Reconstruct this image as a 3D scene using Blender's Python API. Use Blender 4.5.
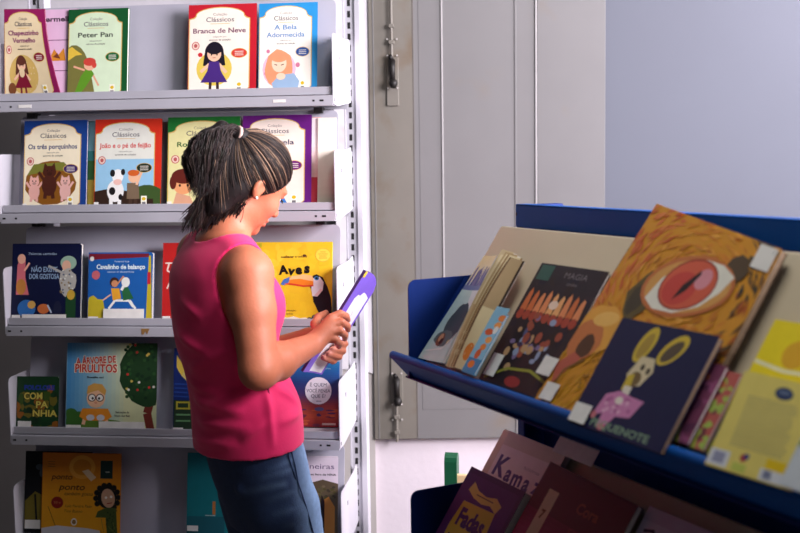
import bpy, bmesh, math, random
import numpy as np
from mathutils import Vector, Matrix

scene = bpy.context.scene
for o in list(bpy.data.objects):
    bpy.data.objects.remove(o)

# ------------------------------------------------------------------ camera
CAM_H = 1.52
PITCH, ROLL = 0.095, 0.014
F_PX = 1111.0
fwd = np.array([0, math.cos(PITCH), -math.sin(PITCH)])
up0 = np.array([0, math.sin(PITCH), math.cos(PITCH)])
rt0 = np.array([1.0, 0, 0])
rt = math.cos(ROLL) * rt0 - math.sin(ROLL) * up0
up = math.cos(ROLL) * up0 + math.sin(ROLL) * rt0
EYE = np.array([0, 0, CAM_H])
cam = bpy.data.cameras.new('camera')
cam.sensor_width = 36.0
cam.lens = F_PX * 36.0 / 800.0
cam.clip_start = 0.05
cam.dof.use_dof = True
cam.dof.focus_distance = 2.85
cam.dof.aperture_fstop = 3.2
camo = bpy.data.objects.new('camera', cam)
scene.collection.objects.link(camo)
R = Matrix(((rt[0], up[0], -fwd[0]), (rt[1], up[1], -fwd[1]), (rt[2], up[2], -fwd[2])))
camo.matrix_world = Matrix.Translation((0, 0, CAM_H)) @ R.to_4x4()
scene.camera = camo

# ------------------------------------------------------------------ light
world = bpy.data.worlds.new('world')
scene.world = world
world.use_nodes = True
world.node_tree.nodes['Background'].inputs['Color'].default_value = (0.80, 0.86, 1.0, 1)
world.node_tree.nodes['Background'].inputs['Strength'].default_value = 0.032


def area(name, loc, target, sx, sy, power, col):
    l = bpy.data.lights.new(name, 'AREA')
    l.shape = 'RECTANGLE'
    l.size, l.size_y = sx, sy
    l.energy = power
    l.color = col
    o = bpy.data.objects.new(name, l)
    scene.collection.objects.link(o)
    o.location = loc
    d = Vector(target) - Vector(loc)
    o.rotation_euler = d.to_track_quat('-Z', 'Y').to_euler()
    return o


area('rack_fill', (0.22, 1.72, 2.95), (0.22, 1.75, 0), 0.5, 1.2, 18, (0.97, 1.0, 0.97))  # unseen overhead fill, added to brighten the rack's books
area('far_window_daylight', (2.57, 2.72, 2.35), (-0.3, 2.72, 1.35), 1.0, 1.5, 150, (1.0, 0.93, 1.0))
area('near_window_daylight', (2.57, 0.85, 2.35), (-0.3, 2.3, 1.35), 1.5, 1.5, 330, (1.0, 0.94, 0.99))

vs = scene.view_settings
vs.view_transform = 'Standard'
vs.look = 'None'
vs.exposure = 0.0
vs.gamma = 1.0
vs.use_curve_mapping = False
scene.render.film_transparent = False


# ------------------------------------------------------------------ helpers
def lin(c):
    out = []
    for v in c[:3]:
        v = v / 255.0
        out.append(v / 12.92 if v <= 0.04045 else ((v + 0.055) / 1.055) ** 2.4)
    return tuple(out)


MATS = {}


def mat(name, rgb=(200, 200, 200), rough=0.5, metal=0.0, noise=0.06, scale=8.0, bump=0.0, bscale=60.0,
        attr=None, sheen=0.0, sss=0.0, spec=0.5, stain=None):
    if name in MATS:
        return MATS[name]
    m = bpy.data.materials.new(name)
    m.use_nodes = True
    nt = m.node_tree
    b = nt.nodes['Principled BSDF']
    b.inputs['Roughness'].default_value = rough
    b.inputs['Metallic'].default_value = metal
    b.inputs['Specular IOR Level'].default_value = spec
    tc = nt.nodes.new('ShaderNodeTexCoord')
    nz = nt.nodes.new('ShaderNodeTexNoise')
    nz.inputs['Scale'].default_value = scale
    nz.inputs['Detail'].default_value = 5
    nt.links.new(tc.outputs['Object'], nz.inputs['Vector'])
    ramp = nt.nodes.new('ShaderNodeMapRange')
    ramp.inputs['From Min'].default_value = 0.3
    ramp.inputs['From Max'].default_value = 0.7
    ramp.inputs['To Min'].default_value = 1.0 - noise
    ramp.inputs['To Max'].default_value = 1.0 + noise
    nt.links.new(nz.outputs['Fac'], ramp.inputs['Value'])
    mx = nt.nodes.new('ShaderNodeVectorMath')
    mx.operation = 'SCALE'
    if attr:
        a = nt.nodes.new('ShaderNodeAttribute')
        a.attribute_name = attr
        nt.links.new(a.outputs['Color'], mx.inputs[0])
    else:
        mx.inputs[0].default_value = lin(rgb)
    nt.links.new(ramp.outputs['Result'], mx.inputs['Scale'])
    col = mx.outputs['Vector']
    if stain:
        n2 = nt.nodes.new('ShaderNodeTexNoise')
        n2.inputs['Scale'].default_value = stain[1]
        n2.inputs['Detail'].default_value = 6
        nt.links.new(tc.outputs['Object'], n2.inputs['Vector'])
        r2 = nt.nodes.new('ShaderNodeMapRange')
        r2.inputs['From Min'].default_value = stain[2]
        r2.inputs['From Max'].default_value = stain[2] + 0.16
        r2.inputs['To Max'].default_value = stain[3]
        nt.links.new(n2.outputs['Fac'], r2.inputs['Value'])
        mm = nt.nodes.new('ShaderNodeMix')
        mm.data_type = 'RGBA'
        nt.links.new(r2.outputs['Result'], mm.inputs['Factor'])
        nt.links.new(col, mm.inputs[6])
        mm.inputs[7].default_value = (*lin(stain[0]), 1)
        col = mm.outputs[2]
    nt.links.new(col, b.inputs['Base Color'])
    if bump:
        n3 = nt.nodes.new('ShaderNodeTexNoise')
        n3.inputs['Scale'].default_value = bscale
        n3.inputs['Detail'].default_value = 4
        nt.links.new(tc.outputs['Object'], n3.inputs['Vector'])
        bp = nt.nodes.new('ShaderNodeBump')
        bp.inputs['Strength'].default_value = bump
        bp.inputs['Distance'].default_value = 0.01
        nt.links.new(n3.outputs['Fac'], bp.inputs['Height'])
        nt.links.new(bp.outputs['Normal'], b.inputs['Normal'])
    if sheen:
        b.inputs['Sheen Weight'].default_value = sheen
    if sss:
        b.inputs['Subsurface Weight'].default_value = sss
        b.inputs['Subsurface Radius'].default_value = (0.02, 0.008, 0.004)
        b.inputs['Subsurface Scale'].default_value = 0.6
    MATS[name] = m
    return m


def link(name, me, parent=None, m=None):
    o = bpy.data.objects.new(name, me)
    scene.collection.objects.link(o)
    if parent is not None:
        o.parent = parent
    if m is not None:
        for x in (m if isinstance(m, (list, tuple)) else [m]):
            me.materials.append(x)
    return o


def obj(name, bm, m=None, parent=None, smooth=False):
    me = bpy.data.meshes.new(name)
    bmesh.ops.recalc_face_normals(bm, faces=bm.faces[:])
    bm.to_mesh(me)
    bm.free()
    if smooth:
        for p in me.polygons:
            p.use_smooth = True
    return link(name, me, parent, m)


def empty(name, M=None, loc=None):
    o = bpy.data.objects.new(name, None)
    o.empty_display_size = 0.05
    scene.collection.objects.link(o)
    if M is not None:
        o.matrix_world = M
    if loc is not None:
        o.location = loc
    return o


def tag(o, label, cat, group=None, kind=None):
    if label:
        o['label'] = label
    if cat:
        o['category'] = cat
    if group:
        o['group'] = group
    if kind:
        o['kind'] = kind
    return o


def add_box(bm, lo, hi, M=None, bevel=0.0):
    ret = bmesh.ops.create_cube(bm, size=1.0)
    vv = ret['verts']
    c = [(lo[i] + hi[i]) / 2 for i in range(3)]
    s = [hi[i] - lo[i] for i in range(3)]
    for v in vv:
        v.co = Vector((c[0] + v.co.x * s[0], c[1] + v.co.y * s[1], c[2] + v.co.z * s[2]))
    if bevel:
        es = list({e for v in vv for e in v.link_edges})
        r = bmesh.ops.bevel(bm, geom=es, offset=bevel, segments=2, affect='EDGES', profile=0.5)
        vv = [v for v in r['verts']] or vv
        vv = list({v for f in r['faces'] for v in f.verts} | {v for v in vv if v.is_valid})
    if M is not None:
        bmesh.ops.transform(bm, matrix=M, verts=vv)


def add_prism(bm, pts, vec):
    """closed prism: polygon pts (3-D) extruded by vec"""
    a = [bm.verts.new(p) for p in pts]
    b = [bm.verts.new(Vector(p) + Vector(vec)) for p in pts]
    n = len(pts)
    bm.faces.new(a)
    bm.faces.new(b[::-1])
    for i in range(n):
        bm.faces.new((a[i], b[i], b[(i + 1) % n], a[(i + 1) % n]))


def add_tube(bm, pts, rad, seg=10, cap=True):
    pts = [Vector(p) for p in pts]
    n = len(pts)
    rads = rad if isinstance(rad, (list, tuple)) else [rad] * n
    rings = []
    t0 = (pts[1] - pts[0]).normalized()
    ref = Vector((0, 0, 1)) if abs(t0.z) < 0.9 else Vector((1, 0, 0))
    nx = t0.cross(ref).normalized()
    for i in range(n):
        t = (pts[min(i + 1, n - 1)] - pts[max(i - 1, 0)]).normalized()
        nx = (nx - t * nx.dot(t)).normalized()
        ny = t.cross(nx)
        rings.append([bm.verts.new(pts[i] + (nx * math.cos(2 * math.pi * k / seg) + ny * math.sin(2 * math.pi * k / seg)) * rads[i])
                      for k in range(seg)])
    for i in range(n - 1):
        for k in range(seg):
            bm.faces.new((rings[i][k], rings[i][(k + 1) % seg], rings[i + 1][(k + 1) % seg], rings[i + 1][k]))
    if cap:
        bm.faces.new(rings[0][::-1])
        bm.faces.new(rings[-1])


def frame(o, x, y, z):
    """matrix from origin and three axes"""
    M = Matrix.Identity(4)
    for i, a in enumerate((x, y, z)):
        a = Vector(a).normalized()
        for k in range(3):
            M[k][i] = a[k]
    for k in range(3):
        M[k][3] = o[k]
    return M


# ------------------------------------------------------------------ printed covers
TXT = {}


def text_tris(s, bold=0.0, shear=0.0):
    key = (s, bold, shear)
    if key in TXT:
        return TXT[key]
    cu = bpy.data.curves.new('lettering', 'FONT')
    cu.body = s
    cu.offset = bold
    cu.shear = shear
    cu.resolution_u = 3
    to = bpy.data.objects.new('lettering', cu)
    me = to.to_mesh()
    pts = [(v.co.x, v.co.y) for v in me.vertices]
    me.calc_loop_triangles()
    tris = [tuple(t.vertices) for t in me.loop_triangles]
    to.to_mesh_clear()
    bpy.data.objects.remove(to)
    bpy.data.curves.remove(cu)
    if pts:
        x0 = min(p[0] for p in pts); x1 = max(p[0] for p in pts)
        pts = [(p[0] - (x0 + x1) / 2, p[1]) for p in pts]
        w = x1 - x0
    else:
        w = 0.001
    TXT[key] = (pts, tris, w)
    return TXT[key]


class Canvas:
    """flat artwork drawn in a box of its own units, laid on a cover of w x h metres"""

    def __init__(self, w, h, box, bg, dz=0.000006):
        self.w, self.h = w, h
        self.x0, self.y0, self.x1, self.y1 = box
        self.v, self.f, self.c = [], [], []
        self.n, self.dz = 1, dz
        self.rect(self.x0, self.y0, self.x1, self.y1, bg)

    def _p(self, x, y):
        x = min(max(x, min(self.x0, self.x1)), max(self.x0, self.x1))
        y = min(max(y, min(self.y0, self.y1)), max(self.y0, self.y1))
        self.v.append(((x - self.x0) / (self.x1 - self.x0) * self.w, -self.n * self.dz,
                       (self.y1 - y) / (self.y1 - self.y0) * self.h))
        return len(self.v) - 1

    def poly(self, pts, col):
        self.n += 1
        self.f.append([self._p(*p) for p in pts])
        self.c.append(lin(col))

    def rect(self, a, b, c, d, col):
        self.poly([(a, b), (c, b), (c, d), (a, d)], col)

    def ell(self, cx, cy, rx, ry, col, rot=0, n=22, a0=0, a1=360):
        t = math.radians(rot)
        full = a1 - a0 >= 360
        pts = []
        for i in range(n if full else n + 1):
            a = math.radians(a0 + (a1 - a0) * i / n)
            u, v = rx * math.cos(a), ry * math.sin(a)
            pts.append((cx + u * math.cos(t) - v * math.sin(t), cy + u * math.sin(t) + v * math.cos(t)))
        self.poly(pts, col)

    def line(self, pts, wd, col):
        for (ax_, ay), (bx, by) in zip(pts[:-1], pts[1:]):
            dx, dy = bx - ax_, by - ay
            l = math.hypot(dx, dy) or 1
            ox, oy = -dy / l * wd / 2, dx / l * wd / 2
            self.poly([(ax_ + ox, ay + oy), (bx + ox, by + oy), (bx - ox, by - oy), (ax_ - ox, ay - oy)], col)

    def grad(self, a, b, c, d, stops, n=24, horiz=False):
        for i in range(n):
            t = (i + 0.5) / n * (len(stops) - 1)
            k = min(int(t), len(stops) - 2)
            u = t - k
            col = tuple(stops[k][j] * (1 - u) + stops[k + 1][j] * u for j in range(3))
            if horiz:
                self.rect(a + (c - a) * i / n, b, a + (c - a) * (i + 1) / n, d, col)
            else:
                self.rect(a, b + (d - b) * i / n, c, b + (d - b) * (i + 1) / n, col)

    def text(self, s, cx, cy, hgt, col, width=None, bold=0.0, rot=0, shear=0.0):
        """cy = baseline, hgt = capital height in box units"""
        pts, tris, w = text_tris(s, bold, shear)
        self.n += 1
        sy = hgt / 0.70
        sx = sy if width is None else width / w
        t = math.radians(rot)
        base = len(self.v)
        for (px, py) in pts:
            u, v = px * sx, -py * sy
            self._p(cx + u * math.cos(t) - v * math.sin(t), cy + u * math.sin(t) + v * math.cos(t))
        for tr in tris:
            self.f.append([base + k for k in tr])
            self.c.append(lin(col))


def wobble(rnd, cx, cy, rx, ry, n=14, j=0.15):
    return [(cx + rx * math.cos(2 * math.pi * i / n) * (1 + rnd.uniform(-j, j)),
             cy + ry * math.sin(2 * math.pi * i / n) * (1 + rnd.uniform(-j, j))) for i in range(n)]


M_PRINT = mat('printed_cover_stock', rough=0.5, spec=0.25, noise=0.04, scale=30, attr='print')
M_PAGES = mat('page_edges', (238, 232, 226), 0.8, noise=0.05, scale=200)
nt_ = M_PAGES.node_tree
wv_ = nt_.nodes.new('ShaderNodeTexWave')
wv_.bands_direction = 'Y'
wv_.inputs['Scale'].default_value = 130
wv_.inputs['Distortion'].default_value = 0.6
tc_ = nt_.nodes.new('ShaderNodeTexCoord')
nt_.links.new(tc_.outputs['Object'], wv_.inputs['Vector'])
bp_ = nt_.nodes.new('ShaderNodeBump')
bp_.inputs['Strength'].default_value = 0.3
bp_.inputs['Distance'].default_value = 0.001
nt_.links.new(wv_.outputs['Fac'], bp_.inputs['Height'])
nt_.links.new(bp_.outputs['Normal'], nt_.nodes['Principled BSDF'].inputs['Normal'])
M_OLDPAGES = mat('aged_page_edges', (126, 104, 82), 0.85, noise=0.15, scale=200)
M_STICK = mat('paper_sticker', (232, 228, 224), 0.7, noise=0.06, scale=40)


def add_cover_shell(V, Fc, C, w, h, t, col, e=0.0012):
    """front and back boards and spine as one U-shaped shell"""
    boards = [((0, 0, 0), (w, e, h)), ((0, t - e, 0), (w, t, h)), ((-e, 0, 0), (0, t, h))]
    for lo, hi in boards:
        b = len(V)
        for z in (lo[2], hi[2]):
            for (x, y) in ((lo[0], lo[1]), (hi[0], lo[1]), (hi[0], hi[1]), (lo[0], hi[1])):
                V.append((x, y, z))
        for f in ((0, 3, 2, 1), (4, 5, 6, 7), (0, 1, 5, 4), (1, 2, 6, 5), (2, 3, 7, 6), (3, 0, 4, 7)):
            Fc.append([b + k for k in f])
            C.append(lin(col))


def mesh_cols(name, V, Fc, C, parent, warp=None, cuts=0, m=None):
    if warp:
        bm = bmesh.new()
        lay = bm.loops.layers.float_color.new('print')
        vs_ = [bm.verts.new(v) for v in V]
        for f, c in zip(Fc, C):
            try:
                fa = bm.faces.new([vs_[k] for k in f])
            except ValueError:
                continue
            for l in fa.loops:
                l[lay] = (*c, 1)
        bmesh.ops.triangulate(bm, faces=bm.faces[:])
        w = max(v[0] for v in V)
        h = max(v[2] for v in V)
        for i in range(1, cuts):
            bmesh.ops.bisect_plane(bm, geom=bm.verts[:] + bm.edges[:] + bm.faces[:], plane_co=(w * i / cuts, 0, 0), plane_no=(1, 0, 0))
        for i in range(1, cuts):
            bmesh.ops.bisect_plane(bm, geom=bm.verts[:] + bm.edges[:] + bm.faces[:], plane_co=(0, 0, h * i / cuts), plane_no=(0, 0, 1))
        for v in bm.verts:
            v.co = Vector(warp(v.co.x / w, v.co.y, v.co.z / h, w, h))
        me = bpy.data.meshes.new(name)
        bm.to_mesh(me)
        bm.free()
    else:
        me = bpy.data.meshes.new(name)
        me.from_pydata(V, [], Fc)
        a = me.color_attributes.new('print', 'FLOAT_COLOR', 'CORNER')
        buf = []
        for f, c in zip(Fc, C):
            buf += [c[0], c[1], c[2], 1.0] * len(f)
        a.data.foreach_set('color', buf)
    return link(name, me, parent, m or M_PRINT)


def book(M, w, h, t, art, label, group, spine=None, pages=True, sticker=None, warp=None, cuts=6, page_mat=None, cat='book'):
    """book standing with its front cover towards -y of M; art is a Canvas"""
    root = empty('book', M)
    tag(root, label, cat, group)
    V, Fc, C = [], [], []
    add_cover_shell(V, Fc, C, w, h, t, spine or (200, 195, 190))
    b = len(V)
    V += art.v
    Fc += [[b + k for k in f] for f in art.f]
    C += art.c
    mesh_cols('cover', V, Fc, C, root, warp, cuts)
    if pages:
        V, Fc, C = [], [], []
        bm = bmesh.new()
        add_box(bm, (0.0003, 0.0013, 0.002), (w - 0.0012, t - 0.0013, h - 0.0015))
        if warp:
            for i in range(1, cuts):
                bmesh.ops.bisect_plane(bm, geom=bm.verts[:] + bm.edges[:] + bm.faces[:], plane_co=(0, 0, h * i / cuts), plane_no=(0, 0, 1))
                bmesh.ops.bisect_plane(bm, geom=bm.verts[:] + bm.edges[:] + bm.faces[:], plane_co=(w * i / cuts, 0, 0), plane_no=(1, 0, 0))
            for v in bm.verts:
                v.co = Vector(warp(v.co.x / w, v.co.y + 0.0006, v.co.z / h, w, h))
        obj('page_block', bm, page_mat or M_PAGES, root)
    if sticker:
        for (x0, z0, x1, z1) in sticker:
            bm = bmesh.new()
            add_box(bm, (x0, -0.0045, z0), (x1, -0.0038, z1))
            if warp:
                for v in bm.verts:
                    v.co = Vector(warp(v.co.x / w, v.co.y, v.co.z / h, w, h))
            s = obj('call_number_sticker', bm, M_STICK, root)
    return root
# ------------------------------------------------------------------ the room
M_WALL = mat('whitewashed_wall', (204, 200, 206), 0.85, noise=0.05, scale=3, bump=0.15, bscale=40, stain=((170, 140, 100), 5.5, 0.66, 0.55))
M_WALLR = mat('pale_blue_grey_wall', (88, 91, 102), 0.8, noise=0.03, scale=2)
M_SHUT = mat('grey_shutter_paint', (104, 102, 103), 0.6, noise=0.05, scale=4, stain=((112, 96, 74), 5.0, 0.60, 0.4))
M_FLOOR = mat('worn_floor', (120, 112, 106), 0.6, noise=0.12, scale=6)
M_IRON = mat('rusty_bolt_iron', (24, 20, 19), 0.55, 0.3, noise=0.4, scale=60)
M_TRIM_SHADE = mat('grey_trim_and_shade', (170, 164, 162), 0.7, noise=0.05)
WY = 3.62


def struct(name, bm, m, parent=None, smooth=False):
    o = obj(name, bm, m, parent, smooth)
    if parent is None:
        o['kind'] = 'structure'
    return o


bm = bmesh.new()
add_box(bm, (-3.0, -0.6, -0.05), (2.75, 3.8, 0.0))
struct('floor', bm, M_FLOOR)
# back wall with a window opening behind the shutter leaf
bm = bmesh.new()
add_box(bm, (-3.0, WY, 0), (0.02, WY + 0.15, 3.4))
add_box(bm, (0.02, WY, 2.35), (0.62, WY + 0.15, 3.4))
struct('wall_back', bm, M_WALL)
bm = bmesh.new()
add_box(bm, (-0.0879, WY - 0.089, 0), (0.66, WY + 0.15, 0.628))
struct('wall_parapet', bm, mat('pinkish_parapet_plaster', (202, 192, 200), 0.85, noise=0.06, scale=3, bump=0.1, bscale=40))
bm = bmesh.new()
add_box(bm, (0.62, WY - 0.03, 0), (2.75, WY + 0.15, 3.4))
struct('wall_back_right', bm, M_WALLR)
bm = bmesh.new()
add_box(bm, (-3.0, WY - 0.012, 0), (-0.201, WY, 1.70))  # darker slab stands in for shade on the lower white wall
struct('wall_shade', bm, mat('wall_shade_paint', (128, 124, 122), 0.8, noise=0.08, scale=3))
# right wall with the window that lights the room
bm = bmesh.new()
add_box(bm, (2.6, 3.26, 0), (2.75, WY - 0.03, 3.4))
add_box(bm, (2.6, 1.64, 0), (2.75, 2.18, 3.4))
add_box(bm, (2.6, -0.6, 0), (2.75, 0.06, 3.4))
add_box(bm, (2.6, 0.06, 0), (2.75, 3.26, 1.58))
add_box(bm, (2.6, 0.06, 3.12), (2.75, 3.26, 3.4))
struct('wall_right', bm, M_WALLR)
w2 = empty('window_2', loc=(2.6, 0.85, 1.58))
w2['kind'] = 'structure'
w3 = empty('window_3', loc=(2.6, 2.72, 1.58))
w3['kind'] = 'structure'
for w_, hy in ((w2, 0.79), (w3, 0.54)):
    bm = bmesh.new()
    for (a, b) in (((0.02, -hy, 0), (0.1, -hy + 0.06, 1.54)), ((0.02, hy - 0.06, 0), (0.1, hy, 1.54)), ((0.02, -hy, 0), (0.1, hy, 0.05)), ((0.02, -hy, 1.49), (0.1, hy, 1.54)), ((0.03, -0.02, 0), (0.09, 0.02, 1.54))):
        add_box(bm, a, b)
    obj('window_frame', bm, M_TRIM_SHADE, w_)
# low grey board standing in for the shade beside the parapet
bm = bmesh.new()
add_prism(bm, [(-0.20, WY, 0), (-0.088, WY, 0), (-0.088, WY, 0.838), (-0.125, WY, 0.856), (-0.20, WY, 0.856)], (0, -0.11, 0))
struct('shade_board', bm, M_TRIM_SHADE)
bm = bmesh.new()
add_prism(bm, [(-0.20, WY, 0.858), (-0.123, WY, 0.858), (-0.0885, WY, 0.840), (-0.0885, WY, 3.4), (-0.20, WY, 3.4)], (0, -0.115, 0))
struct('trim_2', bm, M_WALL)

# the shutter leaf
w1 = empty('window_1', loc=(0, 3.5, 0.63))
w1['kind'] = 'structure'
XL, XR, ZT = -0.088, 0.648, 1.75
bm = bmesh.new()
# leaf: stiles, rails and a sunk field made as one stepped slab
add_box(bm, (XL, 0.002, 0.0), (XR, 0.03, ZT))
add_box(bm, (0.4365, 0.0, 0.0), (XR, 0.004, ZT), bevel=0.001)
obj('shutter_leaf', bm, M_SHUT, w1)
bm = bmesh.new()
add_box(bm, (XL, 0.0, 0.0), (0.047, 0.004, ZT), bevel=0.001)
obj('shutter_stile', bm, mat('stained_stile_paint', (104, 99, 92), 0.6, noise=0.08, scale=5, stain=((92, 72, 48), 7.0, 0.53, 0.6)), w1)
bm = bmesh.new()
add_box(bm, (0.066, 0.0012, 0.094), (0.428, 0.01, ZT), bevel=0.001)
obj('shutter_panel', bm, M_SHUT, w1)
bm = bmesh.new()
for x, wd, d, m_ in ((0.139, 0.005, 0.0022, 0), (0.432, 0.006, 0.0025, 0), (0.368, 0.006, 0.0010, 1), (-0.074, 0.004, 0.001, 1), (0.049, 0.004, 0.0005, 2)):
    bm = bmesh.new()
    add_box(bm, (x - wd / 2, -d, 0.15 if m_ == 0 else 0.0), (x + wd / 2, 0.01, ZT), bevel=0.0008)
    obj('panel_moulding', bm, (mat('pale_moulding', (150, 147, 148), 0.5), M_SHUT, mat('dark_joint', (84, 78, 74), 0.8))[m_], w1)


def slide_bolt(zc, sgn):
    """slide bolt on the leaf; sgn +1 the rod runs up, -1 down"""
    bm = bmesh.new()
    add_box(bm, (-0.034, -0.006, zc - 0.075 - 0.03 * sgn), (0.004, 0.0, zc + 0.075 - 0.03 * sgn), bevel=0.002)
    plate = obj('slide_bolt', bm, MATS['stained_stile_paint'], w1)
    bm = bmesh.new()
    add_tube(bm, [(-0.017, -0.012, zc - 0.01 * sgn), (-0.017, -0.012, zc + 0.30 * sgn if sgn > 0 else max(zc - 0.17, -0.01))], 0.0048, 8)
    for k in (0.03, 0.09, 0.14):
        zz = zc + k * sgn
        add_box(bm, (-0.026, -0.018, zz - 0.006), (-0.008, -0.004, zz + 0.006), bevel=0.002)
    obj('bolt_rod', bm, MATS['stained_stile_paint'], plate)
    bm = bmesh.new()
    add_tube(bm, [(-0.017, -0.013, zc + 0.035), (-0.016, -0.02, zc + 0.01), (-0.015, -0.02, zc - 0.03)], [0.012, 0.010, 0.009], 10)
    add_tube(bm, [(-0.015, -0.012, zc - 0.028), (-0.013, -0.03, zc - 0.036), (-0.013, -0.034, zc - 0.05)], [0.010, 0.014, 0.009], 10)
    add_tube(bm, [(-0.017, -0.010, zc + 0.036), (-0.022, -0.022, zc + 0.048)], [0.008, 0.006], 10)
    obj('bolt_knob', bm, M_IRON, plate, True)
    for px in (-0.03, 0.0):
        for k in (-0.05, 0.05, 0.1):
            bm = bmesh.new()
            add_tube(bm, [(px, -0.005, zc + k * sgn), (px, -0.0085, zc + k * sgn)], 0.0028, 8)
            obj('bolt_screw', bm, M_TRIM_SHADE, plate)


slide_bolt(1.165, 1)
slide_bolt(0.165, -1)

# ------------------------------------------------------------------ steel bookcase
M_STEEL = mat('grey_enamelled_steel', (176, 174, 184), 0.42, noise=0.04, scale=12, stain=((120, 108, 100), 14.0, 0.72, 0.5))
M_PLATE = mat('white_enamelled_steel', (186, 183, 192), 0.45, noise=0.03, scale=12)
M_BACK = mat('grey_back_plate', (176, 174, 188), 0.45, noise=0.04, scale=9)
M_HOLE = mat('dark_punched_hole', (26, 24, 26), 0.8, noise=0.02)
M_TAPE = mat('old_tape', (150, 112, 66), 0.5, noise=0.3, scale=50)
SYAW = 0.123
SX = Vector((math.cos(SYAW), -math.sin(SYAW), 0))
SD = Vector((math.sin(SYAW), math.cos(SYAW), 0))
SO = Vector((-0.1737, 2.996, 0))
MS = frame(SO, SX, SD, (0, 0, 1))
ROW = [CAM_H + z for z in (0.2002, -0.1092, -0.4276, -0.7412, -1.055)]
SW, SDEP = 0.95, 0.27
LEAN = math.radians(9)
shelf_root = empty('steel_bookcase', MS)
tag(shelf_root, 'grey steel library bookcase with slotted post and face-out picture books', 'bookcase')

for side, x0 in (('r', 0.0), ('l', -0.955)):
    bm = bmesh.new()
    add_box(bm, (x0 - 0.018, 0.285, 0.0), (x0 + 0.034, 0.325, 2.3), bevel=0.003)
    add_box(bm, (x0 - 0.018, 0.278, 0.0), (x0 - 0.014, 0.29, 2.3))
    add_box(bm, (x0 + 0.016, 0.279, 0.0), (x0 + 0.034, 0.29, 2.3), bevel=0.002)
    up_ = obj('upright', bm, M_PLATE, shelf_root)
    bm = bmesh.new()
    for k in range(70):
        z = 0.03 + k * 0.0323
        add_box(bm, (x0 - 0.004, 0.2842, z), (x0 + 0.0045, 0.2848, z + 0.0185))
    s = obj('slot_row', bm, M_HOLE, up_)
bm = bmesh.new()
add_box(bm, (-1.03, -0.02, 0.0), (0.045, 0.33, 0.06), bevel=0.004)
obj('base_plinth', bm, M_STEEL, shelf_root)
for z in (0.25, 1.0, 2.1):
    bm = bmesh.new()
    add_box(bm, (-0.95, 0.30, z), (0.0, 0.305, z + 0.04))
    obj('cross_brace', bm, M_STEEL, shelf_root)


def end_plate(x, z, inner):
    """shelf end bracket: tall plate with a sloped top and foot, hooked into the post"""
    bm = bmesh.new()
    pts = [(0.0, -0.046), (0.0, 0.128), (0.006, 0.138), (0.018, 0.142), (0.20, 0.143), (0.265, 0.150), (0.28, 0.135), (0.28, -0.03), (0.262, -0.032), (0.06, -0.050)]
    add_prism(bm, [(x, a, z + b) for a, b in pts], (0.0022, 0, 0))
    return bm


for k, z in enumerate(ROW):
    bm = bmesh.new()
    # tray: floor, upper lip and the stepped lower lip below it
    add_box(bm, (-SW, 0.012, z - 0.0195), (0, SDEP, z - 0.0175))
    add_box(bm, (-SW + 0.004, 0.008, z - 0.021), (-0.004, 0.011, z), bevel=0.0012)
    add_box(bm, (-SW, 0.0, z - 0.0495), (0, 0.004, z - 0.0235), bevel=0.0012)
    add_box(bm, (-SW, 0.0, z - 0.0505), (0, 0.03, z - 0.0485))
    add_box(bm, (-SW, 0.004, z - 0.026), (0, 0.02, z - 0.0235))
    add_box(bm, (-SW, 0.24, z - 0.05), (0, 0.245, z - 0.0195))
    sh = obj('shelf', bm, M_STEEL, shelf_root)
    for x in (-SW - 0.0024, 0.0002):
        e = obj('end_plate', end_plate(x, z, x < -0.5), M_PLATE, sh)
        if x > -0.5:
            for a_, b_ in (((0.10, 0.078), (0.106, 0.09)), ((0.012, -0.04), (0.018, -0.03))):
                bm = bmesh.new()
                add_box(bm, (x + 0.0022, a_[0], z + a_[1]), (x + 0.0028, b_[0], z + b_[1]))
                obj('punched_hole', bm, M_HOLE, e)
    for x, w in ((-0.052, 0.001), (-0.030, 0.006), (-0.905, 0.001), (-0.94, 0.004)):
        bm = bmesh.new()
        add_box(bm, (x - w / 2 - 0.0025, -0.0006, z - 0.0395), (x + w / 2 + 0.0025, 0.0005, z - 0.0345), bevel=0.0002)
        obj('lip_hole', bm, M_HOLE, sh)
    # leaning back plate with rounded top corners
    bm = bmesh.new()
    H_ = 0.272
    r = 0.018
    pts = [(-0.932, 0)] + [(-0.932 + r - r * math.cos(a), H_ - r + r * math.sin(a)) for a in (0, 0.4, 0.8, 1.2, 1.57)]
    pts += [(-0.006 - r + r * math.sin(a), H_ - r + r * math.cos(a)) for a in (0, 0.4, 0.8, 1.2, 1.57)] + [(-0.006, 0)]
    if k == 0:
        pts = [(x, y * 0.975) for x, y in pts]
    P3_ = [(x, 0.075 + y * math.sin(LEAN), z - 0.0172 + y * math.cos(LEAN)) for x, y in pts]
    add_prism(bm, P3_, (0, 0.0025, -0.0004))
    obj('back_plate', bm, M_BACK, sh)
    for x in (-0.895, -0.06):
        bm = bmesh.new()
        add_box(bm, (x - 0.012, 0.10, z - 0.066), (x + 0.012, 0.14, z - 0.05))
        obj('shelf_clip', bm, M_HOLE, sh)
    if k == 0:
        for xa, xb in ((-0.882, -0.845), (-0.162, -0.128)):
            bm = bmesh.new()
            add_box(bm, (xa, -0.0012, z - 0.0405), (xb, 0.0, z - 0.0322))
            obj('shelf_label', bm, M_STICK, sh)
    if k == 2:
        bm = bmesh.new()
        add_prism(bm, [(-0.553, -0.0008, z - 0.028), (-0.529, -0.0008, z - 0.028), (-0.537, -0.0008, z - 0.044), (-0.541, -0.0008, z - 0.036), (-0.548, -0.0008, z - 0.045), (-0.553, -0.0008, z - 0.044)], (0, 0.0006, 0))
        obj('tape_scrap', bm, M_TAPE, sh)


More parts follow.
